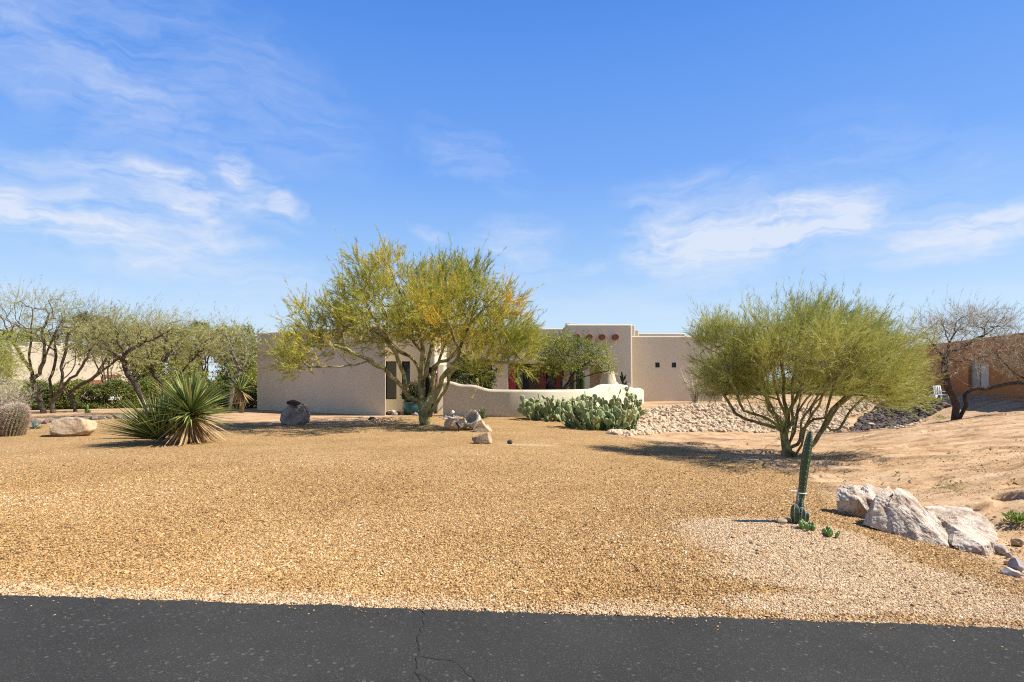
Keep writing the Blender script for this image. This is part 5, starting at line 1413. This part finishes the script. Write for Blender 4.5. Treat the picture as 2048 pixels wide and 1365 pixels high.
traced('mesquite_tree', (106, 827), 27.2,
       [[(106, 827), (105, 805), (103, 785), (100, 759), (105, 745), (110, 715), (112, 680)], [(105, 805), (118, 785), (131, 767), (150, 750), (164, 732), (178, 705), (195, 680)], [(118, 785), (126, 760), (125, 735), (132, 705), (135, 670)], [(131, 767), (145, 740), (152, 715), (150, 690)]],
       [(115, 680, 45, 40), (165, 670, 55, 42), (200, 665, 50, 36), (140, 640, 50, 35), (190, 640, 45, 32)], 300, 'twin-stemmed mesquite just right of the leftmost trunk, in front of the hedge', .105, 'mq_bark', 'mq_leaf', dict(sparse, tbias=0))
traced('mesquite_tree', (152, 827), 28.4,
       [[(152, 827), (146, 808), (138, 790), (128, 775), (124, 755), (130, 730)], [(140, 793), (160, 772), (185, 757), (215, 735), (232, 720), (255, 705)], [(152, 780), (190, 775), (215, 768), (240, 750)], [(185, 757), (200, 735), (215, 712), (218, 690)]],
       [(215, 690, 50, 34), (250, 700, 50, 30), (180, 710, 50, 30), (270, 665, 45, 28), (225, 655, 45, 26)], 260, 'low leaning mesquite with long right-reaching limbs over the hedge', .085, 'mq_bark', 'mq_leaf', dict(sparse, tbias=.05))
traced('mesquite_tree', (296, 826), 24.5,
       [[(296, 826), (284, 798), (272, 775), (257, 750), (247, 733), (241, 719), (235, 710), (212, 699), (191, 688), (164, 675)], [(241, 719), (249, 713), (256, 702), (268, 700)], [(249, 713), (246, 700), (238, 688), (235, 675)], [(257, 750), (235, 752), (215, 750)], [(268, 700), (290, 685), (320, 670), (345, 655)]],
       [(235, 675, 60, 30), (290, 670, 60, 32), (190, 680, 45, 25), (265, 650, 55, 24), (320, 665, 40, 28), (250, 715, 60, 20)], 300, 'dark twisted mesquite leaning left over the hedge, behind the big yucca', .105, 'dark_bark', 'mq_leaf', dict(sparse, tbias=.03))
traced('mesquite_tree', (322, 827), 26.5,
       [[(322, 827), (326, 800), (320, 770), (308, 752), (303, 741), (307, 730), (320, 727), (333, 722), (334, 712), (328, 694), (335, 670)], [(303, 741), (300, 715), (290, 690)], [(334, 715), (355, 695), (375, 680)], [(326, 800), (345, 780), (357, 757), (375, 729), (385, 718), (405, 700)]],
       [(330, 680, 50, 32), (380, 685, 45, 32), (300, 700, 45, 30), (360, 715, 45, 26), (350, 655, 50, 20)], 290, 'crooked elbow-limbed mesquite directly behind the big yucca\'s leaf head', .09, 'dark_bark', 'mq_leaf', dict(sparse, tbias=.08))
traced('mesquite_tree', (462, 824), 28.5,
       [[(462, 824), (462, 790), (465, 765), (478, 745), (492, 724), (505, 715), (519, 713), (537, 709), (558, 712)], [(478, 745), (470, 720), (460, 690), (450, 665)], [(492, 724), (490, 700), (495, 670)]],
       [(450, 685, 45, 36), (490, 685, 24, 32), (425, 700, 40, 32), (470, 720, 40, 25), (430, 665, 45, 18)], 300, 'grey-limbed mesquite whose bare twigs reach across the left end of the garage wall', .10, 'grey_bark', 'mq_leaf', dict(sparse, tbias=.12))

# ---- crowns behind, on the left
def bush(name, px, py, rx, ry, Y0, n, label, leafm, cat, bark='mq_bark', wl=.12, ww=.06, per=5, tb=0.0, stems=5, rt=.07, extra=(), droop=0.0, leaf=True, nb_=9, group=None, spread=.9):
    c = P3(px, py, Y0); gz_ = hz(c[0], Y0); r0 = np.array([c[0], Y0, gz_])
    T = Tree(r0 - np.array([0, 0, .1])); s = Y0 / FPX
    for k in range(stems):
        a = rng.uniform(0, 6.28); e = np.array([math.cos(a) * rx * s * .6, math.sin(a) * rx * s * .5, 0]); hgt = max(c[2] - gz_, .2)
        T.limb([r0, r0 + e * .3 + np.array([0, 0, hgt * .5]), r0 + e + np.array([0, 0, hgt * rng.uniform(.8, 1.2)])], .25, .03)
    T.fill(crown([(px, py, rx, ry)] + list(extra), n, Y0, 2.2), .3, .05, .08)
    return build_tree(name, r0, label, cat, T, rt, bark, leafm, dict(per=per, Lt=.42, nb_=nb_, Lb=wl, wb=ww, spread=spread, up=.15, outw=.4, jit=.1, maxcnt=2, leaf=leaf, tscale=.6, tamp=.5, tvar=.16, tbias=tb, droop=droop), group=group, trunk_name='trunk' if cat == 'tree' else 'stems')
bush('olive_tree', 215, 692, 66, 36, 37, 420, 'olive-green tree crown rising over the cream house roof on the left', 'bg_leaf', 'tree', wl=.17, ww=.055, extra=[(180, 672, 40, 22), (255, 674, 42, 26)])
bush('olive_tree', 325, 715, 58, 48, 36, 620, 'broad olive-green tree behind the crooked mesquites and the big yucca', 'bg_leaf', 'tree', wl=.17, ww=.055, extra=[(355, 760, 50, 42), (290, 745, 34, 40), (345, 680, 40, 24)])
bush('olive_tree', 412, 688, 40, 34, 38, 420, 'olive-green tree with a gap of sky under it, left of the garage', 'bg_leaf', 'tree', wl=.17, ww=.055, extra=[(382, 715, 22, 28), (446, 690, 34, 34), (440, 715, 12, 20)])
bush('olive_tree', 484, 705, 34, 48, 35, 520, 'greener tree standing right against the garage\'s left end', 'bg_leaf', 'tree', wl=.17, ww=.055, extra=[(490, 765, 28, 48), (455, 770, 26, 34)], tb=-.06)
bush('olive_tree', 60, 700, 60, 40, 48, 300, 'olive tree far behind the cream house at the left edge', 'bg_leaf', 'tree', wl=.2, ww=.06)
bush('garden_shrub', 480, 798, 34, 30, 31.5, 330, 'dark green shrub at the garage\'s left end, around the smaller yucca', 'dark_leaf', 'shrub', extra=[(440, 804, 28, 24)], tb=.12)
bush('garden_shrub', 398, 798, 32, 28, 33, 300, 'mid green shrub behind the right side of the big yucca', 'hedge_leaf', 'shrub', extra=[(360, 800, 30, 26)])
bush('garden_shrub', 318, 796, 34, 30, 34, 300, 'mid green shrub behind the left leaves of the big yucca', 'hedge_leaf', 'shrub', tb=.08)
bush('weeping_shrub', 2, 725, 30, 42, 25, 300, 'yellow-green weeping palo verde at the left edge above the barrel cactus', 'bright_leaf', 'shrub', 'grey_bark', .16, .014, 3, .22, extra=[(-20, 700, 40, 40), (6, 770, 22, 24)], droop=.6, leaf=False, nb_=14, spread=.5)
bush('dry_bush', 18, 795, 34, 28, 23.5, 200, 'dry brownish twiggy bush behind the barrel cactus', 'bare_twig', 'shrub', 'grey_bark', .16, .008, 3, .1, leaf=False, nb_=8, stems=9, rt=.03)
# hedge
hgA, hgB = np.array([w(40, 30), 30.0]), np.array([w(335, 33), 33.0])
hg = thing('hedge', (*(hgA + hgB) / 2, 0), 'clipped dull green hedge in front of the cream house on the left', 'hedge')
nH = 14000; k = rng.random(nH); xy = hgA + (hgB - hgA) * k[:, None]
hh = 1.32 + .20 * np.sin(k * 23) + .16 * np.sin(k * 51 + 1) + .08 * np.sin(k * 117)
v = unit(rng.normal(size=(nH, 3))) * (rng.random((nH, 1)) ** .25)
pH = np.stack([xy[:, 0] + v[:, 0] * .5, xy[:, 1] + v[:, 1] * .55, hh * (.5 + .5 * np.sign(v[:, 2]) * np.abs(v[:, 2]) ** .55)], 1)
gap = fbm(pH * np.array([.9, .9, 1.6]), 8, 3); keepH = gap > -.12 - .32 * pH[:, 2]
pH = pH[keepH]
q = np.repeat(pH, 7, 0) + rng.normal(size=(len(pH) * 7, 3)) * .06
V, F = leaflets(q, rng.normal(size=q.shape) + [.1, -.2, .3], np.full(len(q), .085), np.full(len(q), .045))
part('foliage', Geo().add(V, F, np.clip(.42 + fbm(q * .8, 4, 3) * .6 + rng.normal(0, .15, len(q)), 0, 1)), M['hedge_leaf'], hg, smooth=False)
g = Geo()
for k in np.linspace(.02, .98, 40):
    b = hgA + (hgB - hgA) * k
    for _ in range(3): g.add(*tube([(b[0], b[1], -.1), (b[0] + rng.normal() * .15, b[1] + rng.normal() * .15, .5), (b[0] + rng.normal() * .3, b[1] + rng.normal() * .3, 1.0)], [.02, .015, .006], 5))
part('stems', g, M['mq_bark'], hg)
# little yellow-green columnar cacti before the hedge
c = at(175, 826.5); t = thing('cactus_cluster', c, 'little yellow-green branching cactus in front of the hedge', 'cactus'); g = Geo(); s = c[1] / FPX
for a0, h0 in ((0, 17), (-3, 9), (3.5, 7)):
    (V, F, tf), _x = column([c + [a0 * s, 0, 0], c + [a0 * s * 1.2, 0, h0 * s * .8], c + [a0 * s * 1.2, 0, h0 * s]], [.05, .05, .01], 6, 3); g.add(V, F, 0.0)
part('stems', g, M['succulent'], t)
# palms far behind
def palm(px, py, Y0, size, label):
    c = P3(px, py, Y0); r0 = np.array([c[0], Y0, 0.0]); t = thing('palm_tree', r0, label, 'palm')
    part('trunk', Geo().add(*tube([r0, r0 + [0.1, 0, c[2] * .5], c], [.28, .2, .18], 10)), M['palm_trunk'], t)
    g = Geo()
    for _ in range(46):
        el = rng.uniform(-.5, 1.3); az = rng.uniform(0, 6.28); d = np.array([math.cos(el) * math.cos(az), math.cos(el) * math.sin(az), math.sin(el)])
        f0 = c + d * size * .55; n_ = 22
        side = unit(np.cross(d, [0, 0, 1.0])); an = np.linspace(-1.3, 1.3, n_)
        dd = d[None] * np.cos(an)[:, None] + side[None] * np.sin(an)[:, None]
        V, F = blades(np.repeat(f0[None], n_, 0), dd - [0, 0, .1], np.full(n_, size * .6), np.full(n_, .06)); g.add(V, F, rng.random() * .8)
        V, F = blades(c[None], d[None], np.array([size * .6]), np.array([.05])); g.add(V, F, .6)
    part('crown', g, M['dark_leaf'], t, smooth=False)
palm(398, 662, 52, .95, 'fan palm top poking above the trees left of the garage')
palm(158, 655, 50, 1.5, 'fan palm top above the cream house, behind the bare mesquites')
palm(205, 658, 54, 1.3, 'fan palm top just right of the other above the cream house')

# ---- E: bare tree on the right
YE = float(at(1912, 841)[1])
traced('bare_tree', (1914, 842), YE,
       [[(1914, 842), (1912, 828), (1911, 815), (1905, 795), (1898, 778), (1891, 765), (1890, 745), (1893, 720), (1898, 690)], [(1891, 765), (1880, 757), (1868, 750), (1850, 735), (1835, 715)], [(1893, 720), (1872, 700), (1855, 670), (1845, 645)], [(1898, 690), (1915, 660), (1935, 635)], [(1898, 690), (1890, 660), (1880, 640)], [(1898, 700), (1930, 690), (1965, 670), (2000, 645)], [(1916, 838), (1926, 825), (1935, 812), (1931, 800), (1929, 790), (1940, 781), (1955, 777), (1970, 779), (1990, 775), (2015, 769), (2040, 765), (2070, 770), (2110, 750)], [(2040, 765), (2030, 745), (2010, 725), (1990, 705)], [(2070, 770), (2060, 735), (2030, 700), (2010, 685)], [(2110, 750), (2100, 700), (2070, 660)]],
       [(1895, 660, 70, 38), (1850, 690, 50, 35), (1950, 665, 60, 38), (1900, 710, 70, 32), (1990, 660, 40, 28), (1940, 720, 60, 26), (2030, 720, 50, 34), (2080, 700, 50, 50), (1870, 735, 45, 20), (1935, 650, 80, 26), (1990, 690, 50, 30), (2035, 745, 30, 26)], 640, 'bare grey-twigged tree with two dark leaning trunks in front of the orange house', .16, 'dark_bark', 'bare_twig',
       dict(per=3, Lt=.60, nb_=6, Lb=.28, wb=.009, spread=.55, up=.3, outw=.4, jit=.06, maxcnt=2, leaf=False, tscale=.7, tamp=.4, tvar=.25, tbias=.05, stem_w=.010), 1.0, .72, rtip=.006, step=.22)
# ---- ocotillo-like dry shrub by the right wing
c = at(1391, 806); s = c[1] / FPX; t = thing('ocotillo', c, 'leafless ocotillo with thin fanned stems in front of the right wing wall', 'shrub'); g = Geo()
for k in range(34):
    a = rng.uniform(-1, 1); top = c + np.array([a * 42 * s, rng.uniform(-.8, .8), rng.uniform(50, 82) * s])
    mid = c + np.array([a * 16 * s, rng.uniform(-.3, .3), 32 * s])
    tt = np.linspace(0, 1, 8)[:, None]; P = (1 - tt) ** 2 * (c + [a * .12, rng.normal() * .05, 0]) + 2 * tt * (1 - tt) * mid + tt ** 2 * top
    g.add(*tube(P, np.linspace(.022, .006, 8), 4, False), rng.random())
part('stems', g, M['bare_twig'], t)
# ---- far desert shrubs on the right, seen under the palo verde
far = [(1468, 765, 26, 26, 52, 'bg_leaf', 'olive bush at the right wing corner, over the dark fence'), (1524, 786, 22, 15, 50, 'hedge_leaf', 'low dull bush right of the dark fence'), (1565, 782, 26, 18, 55, 'bright_leaf', 'low yellow-green bush seen between the stems of the broom-like tree'),
       (1612, 774, 26, 28, 52, 'bg_leaf', 'ochre-green bush behind the right-hand stems of the broom-like tree'), (1660, 776, 32, 28, 48, 'hedge_leaf', 'dull green bush behind the riprap near the right stems'), (1705, 780, 30, 26, 45, 'dark_leaf', 'dark green shrub at the top of the riprap left of the dark bank'), (1755, 774, 32, 26, 44, 'bright_leaf', 'bright green shrub above the dark stone bank'),
       (1452, 722, 22, 50, 60, 'bg_leaf', 'tall olive tree far behind the right wing corner'), (1500, 745, 26, 26, 75, 'bg_leaf', 'far olive tree crown behind the dark fence'), (1690, 745, 40, 40, 80, 'bg_leaf', 'far olive tree crown behind the right side of the broom-like tree'), (1790, 755, 36, 36, 70, 'bg_leaf', 'far olive tree beyond the low pale wall')]
for px, py, rx, ry, Y0, lm, lab in far:
    bush('desert_shrub' if ry < 40 else 'olive_tree', px, py, rx, ry, Y0, 230, lab, lm, 'shrub' if ry < 40 else 'tree', wl=.18, ww=.08, per=6, tb=.08)
# ---- weeds
def weed(px, py, wpx, hpx, n, label, dry=False, m='weed_leaf'):
    c = at(px, py); s = c[1] / FPX; t = part('weed', Geo().add(*(lambda p, d: leaflets(p, d, rng.uniform(.3, 1, n) * hpx * s * .6, np.full(n, (.16 if not dry else .03) * hpx * s)))(c + np.stack([rng.normal(0, wpx * s * .3, n), rng.normal(0, wpx * s * .3, n), rng.random(n) * hpx * s * .6], 1), np.stack([rng.normal(0, .6, n), rng.normal(0, .6, n), rng.random(n) + .2], 1)), rng.random(n)), M[m], loc=c, smooth=False)
    tag(t, label, 'weed')
weed(2034, 1052, 34, 26, 170, 'leafy bright green weed at the right edge by the eroded bank')
weed(1902, 990, 40, 26, 120, 'wispy grey-green weed on the bare soil behind the granite boulders', True)
weed(1794, 955, 10, 12, 26, 'tiny green sprout on the bare soil, left of the wispy weed')
weed(1768, 928, 10, 9, 20, 'tiny green sprout farther back on the soil bank')
weed(1885, 838, 30, 8, 110, 'low patch of light green weeds left of the dark tree trunks')
weed(1457, 1237, 8, 8, 14, 'tiny weed at the asphalt edge below the column cactus')
# ---- fallen twigs on the gravel
def twig(pts, r, label, m='bare_twig'):
    P = [at(*p) + [0, 0, .012] for p in pts]; o = part('twig', Geo().add(*tube(P, r, 5), .9), M[m], loc=P[0]); tag(o, label, 'twig')
twig([(555, 1141), (570, 1134), (585, 1126)], .004, 'pale dry stalk lying on the gravel near the road at the left')
twig([(768, 1140), (767, 1144), (772, 1150)], .003, 'short curved pale stem on the gravel near the middle')
twig([(1262, 1132), (1270, 1138), (1276, 1146)], .004, 'dark short twig on the gravel right of the middle', 'dark_bark')

# ------------------------------------------------------------------ light, sky, camera
ELEV, AZ = R(50), R(-1.5)      # the sun stands to the right, square to the view
S = Vector((math.cos(ELEV) * math.cos(AZ), math.cos(ELEV) * math.sin(AZ), math.sin(ELEV)))
sun = bpy.data.lights.new('sun', 'SUN'); sun.energy = 5.0; sun.angle = R(.53); sun.color = (1, .955, .88)
so = bpy.data.objects.new('sun', sun); COL.objects.link(so); so.rotation_euler = (-S).to_track_quat('-Z', 'Y').to_euler(); so.location = (20, 0, 40)
wd = bpy.data.worlds.new('World'); scene.world = wd; wd.use_nodes = True
nt = wd.node_tree; nt.nodes.clear()
sky = nt.nodes.new('ShaderNodeTexSky'); sky.sky_type = 'NISHITA'; sky.sun_disc = False
sky.sun_elevation = ELEV; sky.sun_rotation = math.atan2(S.x, S.y); sky.altitude = 600; sky.air_density = 1.0; sky.dust_density = .35; sky.ozone_density = 2.0
vec = N(nt, 'ShaderNodeTexCoord').outputs['Generated']
sp = N(nt, 'ShaderNodeSeparateXYZ', {0: vec})
az_ = math_(nt, 'ARCTAN2', sp.outputs[0], sp.outputs[1]); el_ = math_(nt, 'ARCSINE', sp.outputs[2])
uv = N(nt, 'ShaderNodeCombineXYZ', {0: az_, 1: el_, 2: 0.0}).outputs[0]
def dirpx(px, py):
    x, y, z = (px - CX) / FPX, 1.0, (HY - py) / FPX
    return math.atan2(x, y), math.asin(z / math.sqrt(x * x + y * y + z * z))
# cirrus: soft oval areas on the sky (azimuth, elevation), each filled with streaked noise
CLOUDS = [(300, 110, 420, 130, 12, .30), (180, 200, 300, 90, 25, .25), (250, 365, 230, 42, 6, .62), (370, 385, 75, 30, 12, .55), (80, 400, 170, 26, 4, .40), (270, 480, 330, 50, 9, .80), (140, 455, 130, 26, 14, .45), (430, 455, 110, 18, 14, .55), (540, 395, 100, 38, 28, .62), (470, 325, 40, 22, 52, .42),
          (600, 415, 38, 26, 20, .5), (950, 315, 90, 42, 25, .30), (1010, 485, 85, 34, -8, .55), (850, 472, 30, 16, 15, .4), (1040, 540, 80, 30, 8, .40), (1400, 430, 130, 62, 10, .55), (1480, 480, 240, 40, -7, .62), (1470, 535, 70, 50, -35, .55), (1330, 495, 110, 60, 20, .45), (1640, 432, 110, 36, -4, .62), (1760, 470, 240, 50, 4, .42), (1960, 468, 190, 34, -10, .95), (1780, 380, 230, 110, 20, .24), (1240, 612, 300, 26, 0, .30), (300, 610, 420, 30, 0, .32), (1850, 610, 300, 26, -4, .25), (1163, 538, 26, 9, 0, .4)]
warp = N(nt, 'ShaderNodeTexNoise', {'Vector': uv, 'Scale': 7.0, 'Detail': 4.0, 'Roughness': .6}).outputs['Color']
wsub = N(nt, 'ShaderNodeVectorMath', {0: warp, 1: (.5, .5, .5)}, operation='SUBTRACT').outputs[0]
wsc = N(nt, 'ShaderNodeVectorMath', {0: wsub, 1: (.20, .075, 0)}, operation='MULTIPLY').outputs[0]
uvw = N(nt, 'ShaderNodeVectorMath', {0: uv, 1: wsc}, operation='ADD').outputs[0]
acc = None
for px, py, rx, ry, rot, st_ in CLOUDS:
    u0, v0 = dirpx(px, py); du = abs(dirpx(px + rx, py)[0] - dirpx(px - rx, py)[0]) / 2; dv = abs(dirpx(px, py + ry)[1] - dirpx(px, py - ry)[1]) / 2
    mp = N(nt, 'ShaderNodeMapping', {'Vector': uvw, 'Location': (u0, v0, 0), 'Rotation': (0, 0, -R(rot)), 'Scale': (du * 1.55, dv * 1.7, 1)}, vector_type='TEXTURE').outputs[0]
    gr = N(nt, 'ShaderNodeTexGradient', {'Vector': mp}, gradient_type='SPHERICAL').outputs['Fac']
    v = math_(nt, 'MULTIPLY', math_(nt, 'SMOOTH_MIN', gr, .55), st_ * 1.9)
    v.node.inputs[0].links[0].from_node.inputs[2].default_value = .3
    acc = v if acc is None else math_(nt, 'ADD', acc, v)
def streak(rot, sx, sy, scale, dist):
    mp = N(nt, 'ShaderNodeMapping', {'Vector': uvw, 'Rotation': (0, 0, R(rot)), 'Scale': (sx, sy, 1)}).outputs[0]
    return N(nt, 'ShaderNodeTexNoise', {'Vector': mp, 'Scale': scale, 'Detail': 8.0, 'Roughness': .58, 'Distortion': dist}).outputs[0]
s1 = streak(-4, 1.0, 4.6, 6.0, .6); s2 = streak(20, 1.0, 4.2, 11.0, .6); s3 = streak(-3, 1.0, 8.0, 30.0, .3)
st2 = math_(nt, 'ADD', math_(nt, 'ADD', math_(nt, 'MULTIPLY', s1, .52), math_(nt, 'MULTIPLY', s2, .38)), math_(nt, 'MULTIPLY', s3, .10))
stm = N(nt, 'ShaderNodeMapRange', {'Value': st2, 'From Min': .36, 'From Max': .70, 'To Min': -.16, 'To Max': 1.2}).outputs[0]
den = math_(nt, 'MULTIPLY', acc, math_(nt, 'ADD', stm, math_(nt, 'MULTIPLY', acc, .12)), True)
EXPO = .82; BGS = .105; K = BGS * 2 ** EXPO
grad = ramp(nt, math_(nt, 'DIVIDE', el_, math.pi / 2, True), [(p_, tuple(c_ / K for c_ in col)) for p_, col in
     [(0, (.66, .80, .965)), (.06, (.57, .755, .965)), (.13, (.345, .585, .97)), (.22, (.18, .41, .955)), (.36, (.085, .285, .85)), (.48, (.045, .17, .54)), (.64, (.022, .08, .27)), (1, (.015, .05, .17))]])
skyb = mix(nt, .88, sky.outputs[0], grad)
skyc = mix(nt, math_(nt, 'MULTIPLY', den, .80), skyb, tuple(c_ / K for c_ in (.80, .85, .96)))
bg = N(nt, 'ShaderNodeBackground', {'Color': skyc, 'Strength': BGS})
wo = nt.nodes.new('ShaderNodeOutputWorld'); nt.links.new(bg.outputs[0], wo.inputs[0])

cam = bpy.data.cameras.new('camera'); co = bpy.data.objects.new('camera', cam); COL.objects.link(co)
cam.sensor_width = 36; cam.lens = 36 * FPX / 2048; cam.shift_y = (HY - 682.5) / 2048
cam.clip_start = .05; cam.clip_end = 3000
co.location = (0, 0, EYE); co.rotation_euler = (math.pi / 2, 0, 0); scene.camera = co
scene.view_settings.view_transform = 'Standard'; scene.view_settings.look = 'None'
scene.view_settings.exposure = EXPO; scene.view_settings.gamma = 1
scene.cycles.use_denoising = False; scene.cycles.use_adaptive_sampling = False
scene.cycles.max_bounces = 6; scene.cycles.transparent_max_bounces = 4
scene.cycles.filter_width = 1.15
